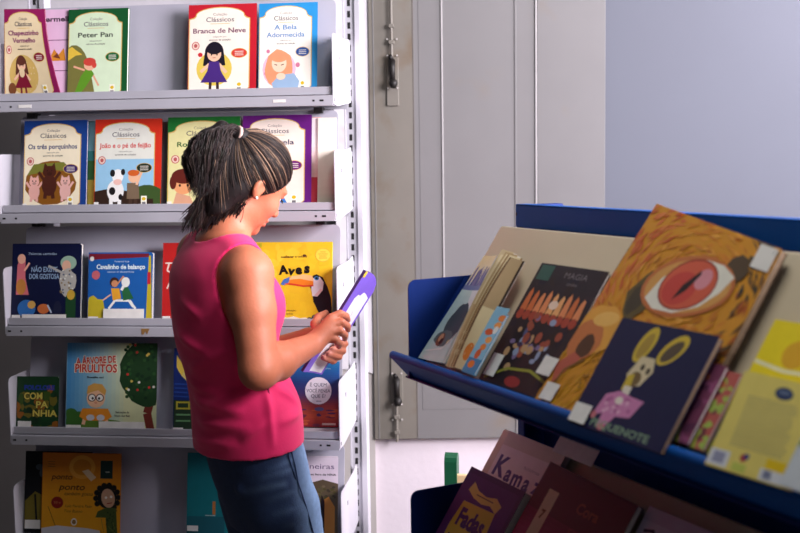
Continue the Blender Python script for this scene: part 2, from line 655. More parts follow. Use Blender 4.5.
def smat(x, k, d=0.026, lean=LEAN, dz=-0.0170, yaw=0.0):
    """placement of a book whose lower left front corner stands at x, d on shelf k"""
    o = MS @ Vector((x, d, ROW[k] + dz))
    ux = SX * math.cos(yaw) + SD * math.sin(yaw)
    uy0 = SD * math.cos(yaw) - SX * math.sin(yaw)
    uz = Vector((0, 0, 1)) * math.cos(lean) + uy0 * math.sin(lean)
    uy = uy0 * math.cos(lean) - Vector((0, 0, 1)) * math.sin(lean)
    return frame(o, ux, uy, uz)


CREAM = (240, 228, 200)
GOLD = (214, 176, 100)


def classicos(w, h, bg, l1, l2, tcol, badge, art, cream=CREAM, ring=True):
    c = Canvas(w, h, (0, 0, 63, 91), bg)

    def panel(d, col):
        pts = [(0.8 - d, 91), (0.8 - d, 15 - d), (5 - d, 14 - d), (7 - d * .5, 12 - d)]
        for i in range(13):
            a = math.pi * (1 - i / 12)
            pts.append((29 + (22 + d) * math.cos(a), 11 - (7.5 + d) * math.sin(a)))
        pts += [(51 + d * .5, 12 - d), (53 + d, 14 - d), (56 + d, 15 - d), (56 + d, 83), (54 + d, 85), (52.5 + d, 88), (52 + d, 91)]
        c.poly(pts, col)
    panel(0.9, GOLD)
    panel(0, cream)
    art(c)
    c.text('Coleção', 29, 11.2, 2.6, (120, 110, 110), 13)
    c.text('Clássicos', 29, 17.4, 4.6, (92, 88, 96), 26, 0.008)
    c.line([(20, 19.4), (38, 19.4)], 0.5, GOLD)
    c.text(l1, 28.5, 28.5 if not l2 else 26.5, 4.8, tcol, min(49, 4.1 * len(l1)), 0.02)
    if l2:
        c.text(l2, 28.5, 34, 4.8, tcol, min(49, 4.1 * len(l2)), 0.02)
    yy = 33 if not l2 else 38
    c.text('adaptado por', 29, yy, 1.5, (90, 80, 80), 13)
    c.text('autores da coleção', 29, yy + 3.2, 1.6, (70, 60, 60), 20, 0.015)
    c.ell(47, 49, 7.6, 4.9, GOLD)
    c.ell(47, 49, 7.0, 4.4, badge)
    for q in (-1.6, 0.2, 2.0):
        c.line([(43, 49 + q), (51, 49 + q)], 0.7, (225, 215, 205))
    if ring:
        c.ell(6.6, 41, 3.6, 4.2, (186, 70, 78))
        c.ell(6.6, 41, 2.9, 3.5, (235, 205, 190))
        c.ell(6.6, 41, 1.6, 2.0, (186, 90, 90))
    c.rect(44.5, 77, 50, 88, (244, 240, 226))
    c.ell(47.2, 80, 1.9, 1.7, (214, 180, 30))
    c.rect(45.5, 83, 49, 87, (120, 116, 120))
    c.text('texto e ilustrações', 24, 90.4, 1.7, (80, 70, 70), 26, 0.01)
    return c


def child(c, x, y, s, hair, dress, skin=(238, 190, 160), legs=(60, 40, 40), longhair=True):
    """generic child figure, s = total height in art units"""
    if longhair:
        c.ell(x, y - 0.74 * s, 0.17 * s, 0.22 * s, hair)
        c.poly([(x - 0.17 * s, y - 0.75 * s), (x + 0.17 * s, y - 0.75 * s), (x + 0.2 * s, y - 0.5 * s), (x - 0.2 * s, y - 0.5 * s)], hair)
    c.line([(x - 0.06 * s, y - 0.25 * s), (x - 0.07 * s, y)], 0.05 * s, legs)
    c.line([(x + 0.06 * s, y - 0.25 * s), (x + 0.07 * s, y)], 0.05 * s, legs)
    c.ell(x - 0.08 * s, y, 0.07 * s, 0.04 * s, (40, 26, 30))
    c.ell(x + 0.09 * s, y, 0.07 * s, 0.04 * s, (40, 26, 30))
    c.line([(x - 0.08 * s, y - 0.53 * s), (x - 0.24 * s, y - 0.38 * s)], 0.06 * s, skin)
    c.line([(x + 0.08 * s, y - 0.53 * s), (x + 0.22 * s, y - 0.36 * s)], 0.06 * s, skin)
    c.poly([(x - 0.09 * s, y - 0.58 * s), (x + 0.09 * s, y - 0.58 * s), (x + 0.12 * s, y - 0.4 * s), (x + 0.24 * s, y - 0.18 * s), (x - 0.24 * s, y - 0.18 * s), (x - 0.12 * s, y - 0.4 * s)], dress)
    c.ell(x, y - 0.72 * s, 0.125 * s, 0.14 * s, skin)
    c.ell(x, y - 0.8 * s, 0.135 * s, 0.085 * s, hair)
    for q in (-0.05, 0.05):
        c.ell(x + q * s, y - 0.71 * s, 0.014 * s, 0.02 * s, (40, 30, 30), n=8)
    c.line([(x - 0.03 * s, y - 0.65 * s), (x + 0.03 * s, y - 0.65 * s)], 0.012 * s, (170, 80, 70))


rnd = random.Random(4)
G1, G2, G3, G4, G5 = ('picture books on the top steel shelf', 'picture books on the second steel shelf', 'picture books on the third steel shelf',
                      'picture books on the fourth steel shelf', 'picture books on the lowest visible steel shelf')

# ---- top shelf
c = Canvas(0.20, 0.255, (0, 0, 63, 91), (232, 190, 222))
c.text('Vermelho', 44, 12, 5, (40, 24, 40), 34, 0.03)
c.line([(30, 31), (54, 31)], 0.8, (120, 70, 110))
c.poly([(36, 52), (41, 40), (45, 46), (50, 39), (52, 52)], (214, 140, 50))
c.line([(36, 62), (54, 62)], 0.8, (120, 70, 110))
c.poly([(40, 48), (44, 44), (47, 50)], (120, 60, 40))
book(smat(-0.930, 0, 0.040), 0.195, 0.256, 0.006, c, 'pale pink book mostly hidden behind the curled maroon book', G1, (225, 200, 215))


def a_maroon(c):
    c.ell(24, 66, 18, 20, (206, 172, 98))
    child(c, 22, 87, 42, (92, 48, 36), (122, 22, 46), legs=(120, 40, 50))
    c.ell(9, 80, 4.5, 6, (120, 70, 40))
    c.ell(22, 64, 3.4, 5, (226, 200, 160))


c = classicos(0.17, 0.255, (140, 26, 84), 'Chapeuzinho', 'Vermelho', (140, 70, 110), (130, 24, 50), a_maroon, (226, 206, 168))


c.v = [(x, y * 5, z) for x, y, z in c.v]


def warp_curl(u, y, v, w, h):
    top = 0.114 / w
    sc = top + (1.0 - top) * (1 - v) ** 1.6
    return (u * w * sc - 0.004 * v, y - 0.010 * (1 - v) ** 1.2 * u ** 2 - 0.004 - 0.01 * v * (1 - u), v * h)


book(smat(-0.932, 0, 0.026), 0.17, 0.255, 0.005, c, 'maroon picture book with curled cover at the left end of the top shelf', G1, (140, 26, 84), warp=warp_curl, cuts=16,
     sticker=[(0.001, 0.002, 0.012, 0.016)])


def a_green(c):
    c.ell(6, 72, 18, 36, (120, 116, 60))
    c.poly([(0, 40), (4, 38), (9, 42), (15, 46), (8, 47), (0, 52)], (226, 190, 70))
    c.poly([(16, 91), (18, 70), (24, 62), (30, 91)], (120, 116, 60))
    c.line([(24, 62), (33, 78)], 2.0, (232, 170, 140))
    c.line([(18, 62), (6, 58)], 2.0, (232, 170, 140))
    c.poly([(14, 68), (22, 58), (28, 66), (20, 78), (10, 90), (8, 84)], (96, 150, 40))
    c.ell(23, 57, 6, 5.4, (236, 180, 150))
    c.ell(23, 53.6, 6.6, 4.2, (206, 70, 60))
    c.ell(28, 57, 2.4, 3, (206, 70, 60))


c = classicos(0.172, 0.252, (22, 84, 44), 'Peter Pan', None, (52, 62, 52), (24, 100, 50), a_green, (214, 232, 200), ring=False)
book(smat(-0.7555, 0, 0.034), 0.172, 0.253, 0.011, c, 'green bordered book titled Peter Pan on the top shelf', G1, (22, 84, 44))


def a_violet(c):
    c.ell(24, 64, 16.5, 17, (222, 194, 86))
    child(c, 24, 87, 52, (26, 20, 34), (70, 40, 120))
    c.ell(11, 50, 2.2, 2.2, (200, 40, 50))


c = classicos(0.191, 0.254, (190, 28, 44), 'Branca de Neve', None, (110, 60, 90), (206, 60, 50), a_violet, (244, 232, 220))
book(smat(-0.408, 0, 0.030), 0.188, 0.254, 0.008, c, 'red bordered book titled Branca de Neve with a child in a purple dress', G1, (190, 28, 44))


def a_peach(c):
    c.ell(22, 66, 18, 18, (226, 184, 206))
    for x, y, r_ in ((8, 70, 2), (42, 62, 2.4), (10, 48, 2)):
        c.ell(x, y, r_, r_, (206, 120, 150))
    c.poly(wobble(rnd, 22, 66, 15, 20, 18, 0.06), (240, 150, 110))
    c.ell(22, 60, 8, 9, (248, 206, 180))
    c.ell(22, 54, 9, 5, (240, 150, 110))
    c.poly([(14, 80), (22, 72), (38, 70), (44, 78), (42, 88), (18, 90)], (150, 176, 206))
    c.ell(24, 73, 5, 3.4, (248, 206, 180))
    c.line([(17, 61), (20, 62)], 0.8, (60, 40, 40))
    c.line([(24, 62), (27, 61)], 0.8, (60, 40, 40))


c = classicos(0.162, 0.252, (44, 142, 206), 'A Bela', 'Adormecida', (90, 140, 190), (40, 80, 150), a_peach, (244, 236, 226), ring=False)
book(smat(-0.210, 0, 0.030), 0.157, 0.251, 0.010, c, 'blue bordered book with a peach-haired sleeping girl, right end of the top shelf', G1, (44, 142, 206))

# ---- second shelf


def a_pigs(c):
    c.poly(wobble(rnd, 27, 63, 25, 23, 20, 0.05), (134, 84, 26))
    c.poly([(4, 55), (10, 44), (40, 42), (50, 52), (30, 50)], (120, 122, 50))
    for x, y, col, s in ((11, 68, (226, 170, 160), 1), (42, 68, (226, 176, 168), 1), (26, 60, (74, 34, 24), 1.35)):
        c.ell(x, y + 4 * s, 5.5 * s, 8 * s, col)
        c.ell(x, y - 6 * s, 5 * s, 4.6 * s, col)
        for q in (-1, 1):
            c.poly([(x + q * 4.6 * s, y - 8 * s), (x + q * 3.6 * s, y - 13 * s), (x + q * 1.2 * s, y - 10 * s)], col)
            c.line([(x + q * 4 * s, y), (x + q * 8 * s, y - 6 * s)], 2.2 * s, col)
            c.line([(x + q * 2.5 * s, y + 8 * s), (x + q * 3 * s, y + 14 * s)], 2.6 * s, col)
            c.ell(x + q * 1.6 * s, y - 7 * s, 0.6, 0.8, (30, 20, 20), n=8)
        c.ell(x, y - 4.6 * s, 1.9 * s, 1.4 * s, tuple(int(v * .8) for v in col))


c = classicos(0.186, 0.255, (26, 62, 134), 'Os três porquinhos', None, (40, 56, 110), (60, 34, 96), a_pigs)
book(smat(-0.899, 1, 0.030), 0.183, 0.256, 0.014, c, 'blue bordered book titled Os três porquinhos on the second shelf', G2, (26, 62, 134), sticker=[(0.001, 0.004, 0.013, 0.02)])
c = Canvas(0.18, 0.25, (0, 0, 63, 91), (60, 150, 150))
c.rect(40, 40, 63, 91, (60, 120, 60))
c.rect(40, 0, 63, 30, (130, 190, 206))
c.rect(40, 60, 63, 91, (214, 190, 80))
book(smat(-0.872, 1, 0.048), 0.183, 0.252, 0.006, c, 'teal book peeking out behind the three pigs book', G2, (60, 140, 140))


def a_cow(c):
    c.rect(0.8, 40, 56, 91, (150, 196, 226))
    c.ell(16, 96, 40, 26, (52, 34, 26))
    c.ell(50, 84, 20, 18, (60, 84, 40))
    c.rect(0.8, 80, 56, 91, (52, 34, 26))
    W_, B_ = (242, 240, 238), (30, 26, 28)
    c.ell(20, 72, 8, 11, W_)
    c.line([(16, 78), (16, 90)], 3.4, W_)
    c.line([(24, 78), (24, 89)], 3.4, W_)
    c.ell(22, 57, 5.4, 7, W_)
    c.ell(17, 54, 2.4, 3.6, B_)
    c.ell(27, 53, 2.0, 3.2, B_)
    c.ell(22, 63, 4, 3, (236, 190, 180))
    c.ell(17, 72, 3, 4, B_)
    c.ell(25, 78, 2, 3, B_)
    c.line([(35, 78), (34, 89)], 3.2, (70, 50, 40))
    c.line([(39, 78), (40, 88)], 3.2, (70, 50, 40))
    c.poly([(31, 64), (42, 64), (43, 80), (31, 80)], (120, 100, 80))
    c.line([(40, 66), (45, 52)], 2.4, (236, 184, 150))
    c.ell(37, 58, 5, 6, (236, 184, 150))
    c.ell(37, 54, 5.6, 3.2, (206, 96, 40))


c = classicos(0.192, 0.255, (206, 50, 30), 'João e o pé de feijão', None, (206, 60, 60), (30, 44, 34), a_cow, (226, 226, 216))
book(smat(-0.689, 1, 0.030), 0.189, 0.256, 0.012, c, 'red-orange bordered book with a white cow on the second shelf', G2, (206, 50, 30), sticker=[(0.001, 0.004, 0.014, 0.022)])


def a_head(c):
    c.poly([(4, 91), (8, 74), (20, 78), (26, 91)], (214, 160, 130))
    c.ell(14, 66, 9, 10, (232, 160, 110))
    c.ell(14, 58, 10.5, 7.5, (96, 34, 26))
    c.ell(5, 64, 3, 7, (96, 34, 26))
    c.ell(11, 67, 1, 1.4, (30, 20, 20))
    c.ell(18, 67, 1, 1.4, (30, 20, 20))
    c.poly([(28, 91), (34, 60), (50, 50), (54, 91)], (70, 110, 50))


c = classicos(0.205, 0.255, (30, 110, 46), 'Robin Hood', None, (30, 90, 40), (40, 110, 50), a_head, (226, 220, 160))
book(smat(-0.478, 1, 0.030), 0.205, 0.258, 0.010, c, 'green bordered book titled Robin Hood, half hidden behind the dark ponytail', G2, (30, 110, 46), sticker=[(0.001, 0.004, 0.014, 0.022)])


def a_blue(c):
    c.ell(22, 64, 18, 18, (214, 196, 226))
    c.poly([(28, 91), (36, 76), (44, 91)], (50, 120, 196))
    child(c, 22, 88, 44, (214, 176, 90), (90, 150, 206))


c = classicos(0.193, 0.258, (98, 26, 118), 'Cinderela', None, (70, 64, 90), (110, 30, 110), a_blue, (240, 226, 214))
book(smat(-0.264, 1, 0.030), 0.189, 0.259, 0.014, c, 'purple bordered book titled Cinderela on the second shelf', G2, (98, 26, 118))
c = Canvas(0.05, 0.25, (0, 0, 10, 91), (236, 226, 226))
c.rect(0, 60, 10, 91, (196, 60, 74))
c.grad(0, 25, 10, 60, [(236, 226, 226), (232, 176, 170)], 8)
book(smat(-0.105, 1, 0.052), 0.054, 0.252, 0.007, c, 'white book with a red lower cover beside the purple book', G2, (214, 150, 150))
c = Canvas(0.05, 0.25, (0, 0, 10, 91), (236, 232, 220))
c.grad(0, 20, 10, 91, [(236, 232, 220), (222, 208, 190)], 10)
book(smat(-0.0555, 1, 0.045), 0.0475, 0.250, 0.02, c, 'narrow cream booklet at the right end of the second shelf', G2, (226, 220, 206))

# ---- third shelf
c = Canvas(0.206, 0.222, (0, 0, 69, 78), (14, 20, 56))
c.text('Palavras cantadas', 30, 10, 2.6, (170, 190, 210), 28)
c.text('NÃO EXISTE', 32, 27, 5, (150, 176, 206), 26, 0.02)
c.text('DOR GOSTOSA', 32, 34, 5, (150, 176, 206), 30, 0.02)
c.poly([(4, 50), (5, 20), (9, 11), (13, 16), (13, 32), (17, 50)], (214, 110, 120))
c.ell(9, 14, 4, 5, (236, 176, 150))
c.ell(9, 42, 5, 8, (200, 130, 60))
c.line([(12, 26), (17, 18)], 2, (236, 176, 150))
c.ell(56, 18, 8, 7, (150, 180, 160))
c.ell(54, 21, 4.5, 5.5, (226, 176, 150))
c.poly(wobble(rnd, 55, 36, 8, 14, 14, .2), (180, 176, 170))
for i in range(26):
    c.ell(55 + rnd.uniform(-7, 7), 36 + rnd.uniform(-11, 12), 1.0, 1.0, rnd.choice([(90, 100, 120), (220, 220, 210), (140, 120, 90)]), n=8)
c.line([(50, 28), (36, 21)], 2.2, (180, 176, 170))
c.ell(15, 64, 9, 9, (50, 110, 180))
c.ell(20, 60, 4, 4, (220, 170, 90))
c.ell(32, 64, 6, 5, (206, 110, 60))
c.line([(36, 60), (40, 68)], 1.6, (180, 190, 210))
c.line([(40, 72), (52, 75)], 2, (200, 206, 216))
c.ell(46, 64, 4, 8, (30, 34, 60))
c.poly([(54, 78), (54, 52), (58, 44), (64, 48), (64, 78)], (30, 70, 40))
c.ell(59, 50, 4, 5, (206, 166, 60))
book(smat(-0.948, 2, 0.028), 0.202, 0.226, 0.024, c, 'dark navy book with costumed figures, left end of the third shelf', G3, (14, 20, 56),
     sticker=[(0.003, 0.004, 0.028, 0.022), (0.034, 0.004, 0.165, 0.024)])
c = Canvas(0.188, 0.196, (0, 0, 62, 68), (30, 92, 168))
c.poly([(0, 0), (58, 0), (58, 3.4), (20, 5), (0, 6)], (120, 30, 46))
c.text('histórias', 32, 8.4, 1.8, (206, 220, 236), 14)
c.text('Cavalinho de balanço', 31, 15, 4.4, (226, 240, 240), 47, 0.03)
c.text('texto e desenhos', 31, 18.6, 1.8, (206, 220, 236), 26)
c.ell(7, 21, 4, 4.4, (196, 100, 110))
c.ell(3, 5, 2, 2.4, (230, 226, 220))
c.poly(wobble(rnd, 5, 56, 12, 14, 16, 0.14), (196, 176, 44))
c.poly([(58, 2), (60, 2), (62, 68), (56, 68)], (196, 176, 44))
c.rect(57, 18, 60, 30, (190, 40, 50))
W_ = (236, 236, 232)
c.line([(20, 54), (26, 46), (40, 46), (46, 54)], 2.2, W_)
c.line([(14, 46), (22, 40)], 1.4, (230, 180, 150))
c.poly([(22, 34), (30, 34), (32, 44), (24, 46)], (226, 160, 50))
c.ell(25, 28, 4.4, 4.8, (60, 36, 28))
c.ell(25.5, 29.4, 3.2, 3.4, (206, 140, 100))
c.line([(28, 30), (34, 22)], 1.6, (206, 140, 100))
c.poly([(32, 34), (38, 32), (44, 44), (34, 46)], (40, 100, 60))
c.ell(36, 28, 4, 5, W_)
c.line([(40, 46), (44, 52)], 3, W_)
c.line([(32, 36), (38, 24)], 2.6, W_)
book(smat(-0.721, 2, 0.030), 0.185, 0.200, 0.026, c, 'mid blue book titled Cavalinho de balanço on the third shelf', G3, (30, 92, 168),
     sticker=[(0.002, 0.003, 0.032, 0.018), (0.047, 0.003, 0.166, 0.04)])
c = Canvas(0.12, 0.222, (0, 0, 40, 78), (190, 36, 36))
c.line([(6, 18), (4, 26), (10, 30), (4, 44)], 1.6, (236, 210, 200))
c.rect(2, 18, 14, 19.4, (236, 220, 210))
c.ell(26, 40, 9, 14, (226, 190, 150))
book(smat(-0.503, 2, 0.030), 0.17, 0.226, 0.008, c, 'red book half hidden behind the pink top, third shelf', G3, (190, 36, 36), sticker=[(0.002, 0.004, 0.024, 0.02)])
c = Canvas(0.214, 0.224, (257, 238, 331, 318), (236, 192, 40))
for i in range(90):
    x, y = rnd.uniform(257, 331), rnd.uniform(238, 318)
    c.poly(wobble(rnd, x, y, rnd.uniform(2, 7), rnd.uniform(2, 7), 9, .3), rnd.choice([(238, 195, 44), (235, 189, 38), (240, 200, 54), (233, 186, 40)]))
c.rect(257, 238, 262, 242, (190, 176, 40))
c.ell(322, 250, 7.5, 6.8, (214, 170, 60)); c.ell(322, 250, 7.1, 6.4, (244, 208, 74))
for q, ww in ((-3, 5), (-1, 9), (1, 7), (3, 8)):
    c.line([(322 - ww / 2, 250 + q), (322 + ww / 2, 250 + q)], 0.7, (190, 150, 50))
c.text('conhecer e colorir', 294, 252.6, 2.2, (90, 60, 30), 26, 0.03, rot=-1)
c.ell(304, 250.6, 2, 1.3, (90, 60, 30))
for ch, x, y, r_, s_ in (('A', 284, 268.6, -6, 8.4), ('v', 291, 269.6, 8, 8.6), ('e', 299, 268.6, -6, 9), ('s', 306.4, 267.4, 4, 9.4)):
    c.text(ch, x, y, s_, (24, 18, 16), None, 0.05, rot=r_)
c.poly([(309, 272), (316, 269), (322, 272), (327, 282), (330, 292), (331, 302), (331, 318), (324, 318), (318, 306), (313, 296), (312, 286), (308, 278)], (22, 22, 30))
c.poly([(312, 273), (319, 271.5), (323, 277), (322, 285), (317, 291), (312, 290.5), (311, 283)], (236, 226, 232))
c.poly([(320, 283), (322, 285), (317, 291), (314, 290)], (236, 196, 196))
c.ell(316, 273, 2.4, 2.0, (60, 130, 190)); c.ell(316, 273, 1.2, 1.1, (20, 20, 26))
c.poly([(312, 270.6), (304, 269), (292, 271), (284, 274), (281, 279), (284, 280), (292, 279), (304, 281), (313, 280.5), (313, 275)], (238, 130, 36))
c.poly([(312, 270.6), (304, 269), (292, 271), (288, 274.5), (300, 273.6), (313, 276)], (246, 190, 130))
c.poly([(290, 271.6), (284, 274), (281, 279), (284, 280), (289, 277)], (70, 110, 180))
c.poly([(284, 278), (292, 278), (304, 280), (313, 279.4), (313, 281), (304, 281.6), (290, 279.6)], (206, 60, 40))
for x, y, a in ((322, 309, 0), (316, 312, 20), (326, 313, -20), (311, 315, 40)):
    c.ell(x, y, 4.4, 3.0, (70, 62, 66), rot=a)
    c.ell(x - 1, y - .8, 2.4, 1.3, (130, 116, 116), rot=a)
c.text('organização', 289, 305.6, 1.8, (120, 90, 40), 15)
c.text('ilustrações', 287, 308.8, 1.8, (120, 90, 40), 13)
c.poly([(283, 318), (283, 311), (288, 312), (294, 310.6), (300, 312.4), (306, 311.6), (309, 314), (314, 316), (316, 318)], (238, 230, 214))
for i in range(14):
    c.ell(rnd.uniform(285, 312), rnd.uniform(313, 317.6), 1.2, 0.7, (206, 190, 150), n=7)
book(smat(-0.234, 2, 0.028), 0.214, 0.227, 0.007, c, 'yellow book titled Aves with a toucan on the third shelf', G3, (236, 192, 40))

# ---- fourth shelf
c = Canvas(0.125, 0.153, (18, 373, 59, 426), (26, 60, 34))
for i in range(40):
    c.poly(wobble(rnd, rnd.uniform(18, 59), rnd.uniform(380, 426), rnd.uniform(2, 6), rnd.uniform(2, 6), 8, .3),
           rnd.choice([(26, 66, 34), (60, 84, 30), (150, 90, 30), (24, 50, 30), (110, 100, 36)]))
c.text('FOLCLORE', 40, 385, 4.2, (40, 60, 150), 30, 0.06)
for s_, x, y in (('COM', 34, 394.5), ('PA', 43, 403), ('NHIA', 46, 411.5)):
    c.text(s_, x, y, 6.4, (30, 26, 20), 8.2 * len(s_) * .8, 0.075)
    c.text(s_, x, y, 6.4, (214, 196, 90), 7.6 * len(s_) * .8, 0.03)
book(smat(-0.948, 3, 0.028), 0.122, 0.156, 0.010, c, 'small dark green folklore book, left end of the fourth shelf', G4, (26, 60, 34), sticker=[(0.006, 0.006, 0.046, 0.028)])
c = Canvas(0.268, 0.253, (67, 339, 155, 427), (200, 214, 190))
c.grad(67, 339, 155, 427, [(70, 140, 196), (150, 190, 206), (214, 216, 170), (200, 206, 160)], 22, True)
c.ell(100, 434, 44, 20, (96, 130, 50))
for x, y, r_ in ((72, 411, 7), (80, 414, 7), (70, 420, 8)):
    c.ell(x, y, r_, r_, (60, 106, 44))
c.line([(150, 427), (146, 408), (150, 392)], 8, (120, 50, 40))
c.poly(wobble(rnd, 145, 368, 26, 33, 26, 0.05), (34, 64, 36))
c.poly(wobble(rnd, 150, 350, 20, 20, 18, 0.06), (34, 64, 36))
for i in range(60):
    x, y = 145 + rnd.uniform(-22, 10), 366 + rnd.uniform(-28, 28)
    c.ell(x, y, 1.8, 1.8, rnd.choice([(46, 84, 44), (26, 52, 32), (40, 72, 38)]), n=7)
for i in range(13):
    c.ell(143 + rnd.uniform(-18, 11), 364 + rnd.uniform(-24, 24), 1.3, 1.3, rnd.choice([(196, 50, 50), (214, 190, 90), (226, 220, 210)]), n=8)
for s_, x, y, hh, ww in (('A ÁRVORE DE', 95.5, 359.5, 6.6, 39), ('PIRULITOS', 95.5, 368, 7.8, 41)):
    c.text(s_, x, y, hh, (240, 226, 200), ww + 1.5, 0.075, rot=-4 if s_[0] == 'A' else 0)
    c.text(s_, x, y, hh, (190, 40, 34), ww, 0.03, rot=-4 if s_[0] == 'A' else 0)
c.text('Rosália sul', 95, 374, 1.8, (40, 40, 50), 16, 0.03)
c.text('Ilustrações de', 122, 408.4, 2, (40, 50, 50), 13, 0.02)
c.text('Edson dos Reis', 122, 411.8, 2, (40, 50, 50), 15, 0.02)
SK = (236, 186, 150)
c.line([(86, 411), (84, 420)], 3.4, SK)
c.line([(105, 411), (108, 420)], 3.4, SK)
c.poly([(83, 404), (108, 404), (112, 412), (106, 416), (86, 416), (80, 412)], (226, 140, 40))
c.ell(96, 394, 9, 9.4, SK)
c.poly([(87, 390), (88, 382), (94, 379), (102, 380), (106, 386), (105, 391), (98, 386), (91, 388)], (214, 160, 80))
for q in (-3.9, 3.9):
    c.ell(96 + q, 393.4, 3.9, 3.9, (70, 30, 40))
    c.ell(96 + q, 393.4, 3.0, 3.0, (240, 236, 230))
    c.ell(96 + q * .8, 394, 1.1, 1.3, (20, 20, 24))
c.ell(96, 398.2, 1.6, 1.2, (220, 150, 120))
c.ell(91, 413, 4, 3, (206, 206, 214)); c.ell(101, 413, 4, 3, (206, 206, 214))
book(smat(-0.800, 3, 0.030), 0.262, 0.253, 0.010, c, 'pale blue book with a boy in glasses and a dark tree, fourth shelf', G4, (150, 190, 206),
     sticker=[(0.002, 0.003, 0.046, 0.019), (0.10, 0.003, 0.235, 0.03)])
c = Canvas(0.2, 0.24, (174, 345, 230, 428), (26, 44, 110))
c.rect(174, 396, 230, 428, (40, 60, 44))
c.poly([(176, 352), (184, 366), (180, 372), (176, 364)], (226, 196, 80))
c.poly([(184, 364), (189, 372), (185, 378), (180, 372)], (226, 206, 120))
for y in (380, 384, 388, 392):
    c.line([(174, y), (195, y + 1)], 1.4, (40, 70, 150))
for y in (398, 404, 410, 416):
    c.line([(176, y), (188, y)], 1.6, (190, 180, 60) if y < 406 else (110, 160, 110))
c.rect(176, 397, 177.4, 405, (190, 180, 60)); c.rect(186, 397, 187.4, 405, (190, 180, 60))
book(smat(-0.482, 3, 0.030), 0.2, 0.24, 0.008, c, 'dark blue and yellow book half hidden behind the pink top, fourth shelf', G4, (26, 44, 110), sticker=[(0.001, 0.003, 0.03, 0.016)])
c = Canvas(0.150, 0.182, (289, 366, 340, 432), (30, 60, 120))
c.grad(289, 366, 340, 432, [(36, 120, 170), (34, 90, 156), (40, 60, 120), (70, 50, 100), (150, 60, 66), (196, 80, 54), (150, 44, 50)], 30)
for i in range(26):
    c.ell(rnd.uniform(290, 339), rnd.uniform(412, 431), rnd.uniform(2, 5), rnd.uniform(.6, 1.6), rnd.choice([(206, 96, 56), (120, 50, 70), (180, 66, 56), (80, 50, 96)]))
c.ell(311, 373.4, 5.4, 1.8, (110, 190, 70)); c.text('folha', 311, 374, 1.6, (40, 80, 40), 7, .03)
c.text('autora', 329, 373.6, 1.6, (170, 200, 220), 6)
c.ell(320, 395.5, 12.8, 13.8, (234, 226, 236))
c.text('É QUEM', 320, 391.2, 3.5, (70, 60, 96), 16)
c.text('VOCÊ PENSA', 320, 397.2, 3.5, (70, 60, 96), 23)
c.text('QUE É?', 320, 402.6, 3.5, (70, 60, 96), 14)
c.line([(318, 406), (323, 406)], 0.6, (120, 110, 130))
c.ell(321, 414, 4.6, 2, (96, 90, 136))
c.rect(324, 428, 337, 430, (226, 190, 180))
book(smat(-0.158, 3, 0.040, dz=0.0045), 0.150, 0.182, 0.006, c, 'blue to red cover with a white title circle, right end of the fourth shelf', G4, (34, 90, 156))
c = Canvas(0.150, 0.02, (0, 0, 10, 2), (210, 204, 210))
book(smat(-0.160, 3, 0.030, lean=0.0), 0.154, 0.0205, 0.040, c, 'thick white book lying flat under the blue to red book', G4, (206, 200, 206), pages=False)

# ---- lowest visible shelf
c = Canvas(0.2, 0.24, (24, 455, 90, 540), (16, 20, 26))
c.poly([(24, 533), (24, 505), (34, 495), (44, 500), (44, 533)], (120, 106, 36))
c.ell(38, 470, 4, 3, (70, 84, 96)); c.line([(34, 498), (36, 525)], 2, (20, 24, 24)); c.ell(40, 476, 2, 4, (70, 84, 96))
book(smat(-0.946, 4, 0.042), 0.2, 0.243, 0.006, c, 'near-black book half covered by the orange book, lowest shelf', G5, (16, 20, 26), sticker=[(0.003, 0.02, 0.05, 0.045)])
c = Canvas(0.236, 0.24, (43, 457, 120, 541), (214, 130, 26))
c.grad(43, 457, 120, 541, [(206, 116, 30), (226, 150, 30), (222, 156, 30)], 14)
c.ell(82, 470, 13, 12, (232, 160, 60)); c.ell(82, 470, 9, 8, (214, 134, 36))
c.poly([(82, 474), (88, 472), (96, 480), (91, 484)], (230, 200, 160))
c.rect(100, 463, 112, 481, (22, 50, 48)); c.text('vol.', 107, 475, 1.6, (200, 210, 200), 4.4, .03)
for q in (465, 467.4, 469.8):
    c.line([(48, q), (55, q)], 0.6, (130, 84, 30))
c.text('ponto', 62, 482.6, 5.6, (44, 26, 20), 21, 0.01, shear=.25)
c.text('ponto', 72, 493, 6.2, (44, 26, 20), 26, 0.012, shear=.25)
c.text('também gosto', 79, 498.4, 3.4, (70, 40, 24), 28, 0.0, shear=.25)
c.ell(58, 506, 6, 6, (140, 34, 26)); c.text('20 x', 58, 507, 2.4, (210, 120, 80), 7)
c.text('Luiz Pereira Paes', 79, 510.4, 2.8, (96, 56, 24), 26, shear=.2)
c.text('Tino Bueno', 74, 515.6, 2.8, (96, 56, 24), 18, shear=.2)
c.line([(49, 510), (58, 533)], 0.5, (70, 40, 20))
K = (26, 24, 24)
for i in range(11):
    a = math.radians(150 + i * 26)
    c.ell(107 + 11 * math.cos(a), 500 + 12.5 * math.sin(a), 2.8, 2.8, K)
c.ell(107, 500, 9.5, 11, K)
c.ell(108, 500.5, 6.6, 9.6, (206, 160, 130), rot=-10)
c.ell(106, 500, 1.3, 1.3, (240, 230, 220)); c.ell(111, 499, 1.3, 1.3, (240, 230, 220)); c.line([(107, 506), (112, 505)], 1, (160, 50, 40))
c.poly([(98, 514), (106, 510), (116, 510), (118, 541), (108, 541), (106, 520), (96, 520)], (70, 84, 40))
for i in range(40):
    c.line([(rnd.uniform(99, 116), rnd.uniform(512, 538)), (rnd.uniform(99, 116), rnd.uniform(512, 538))], 0.4, (110, 120, 56)) if i < 4 else c.ell(rnd.uniform(107, 117), rnd.uniform(512, 540), .7, .7, (40, 54, 26), n=6)
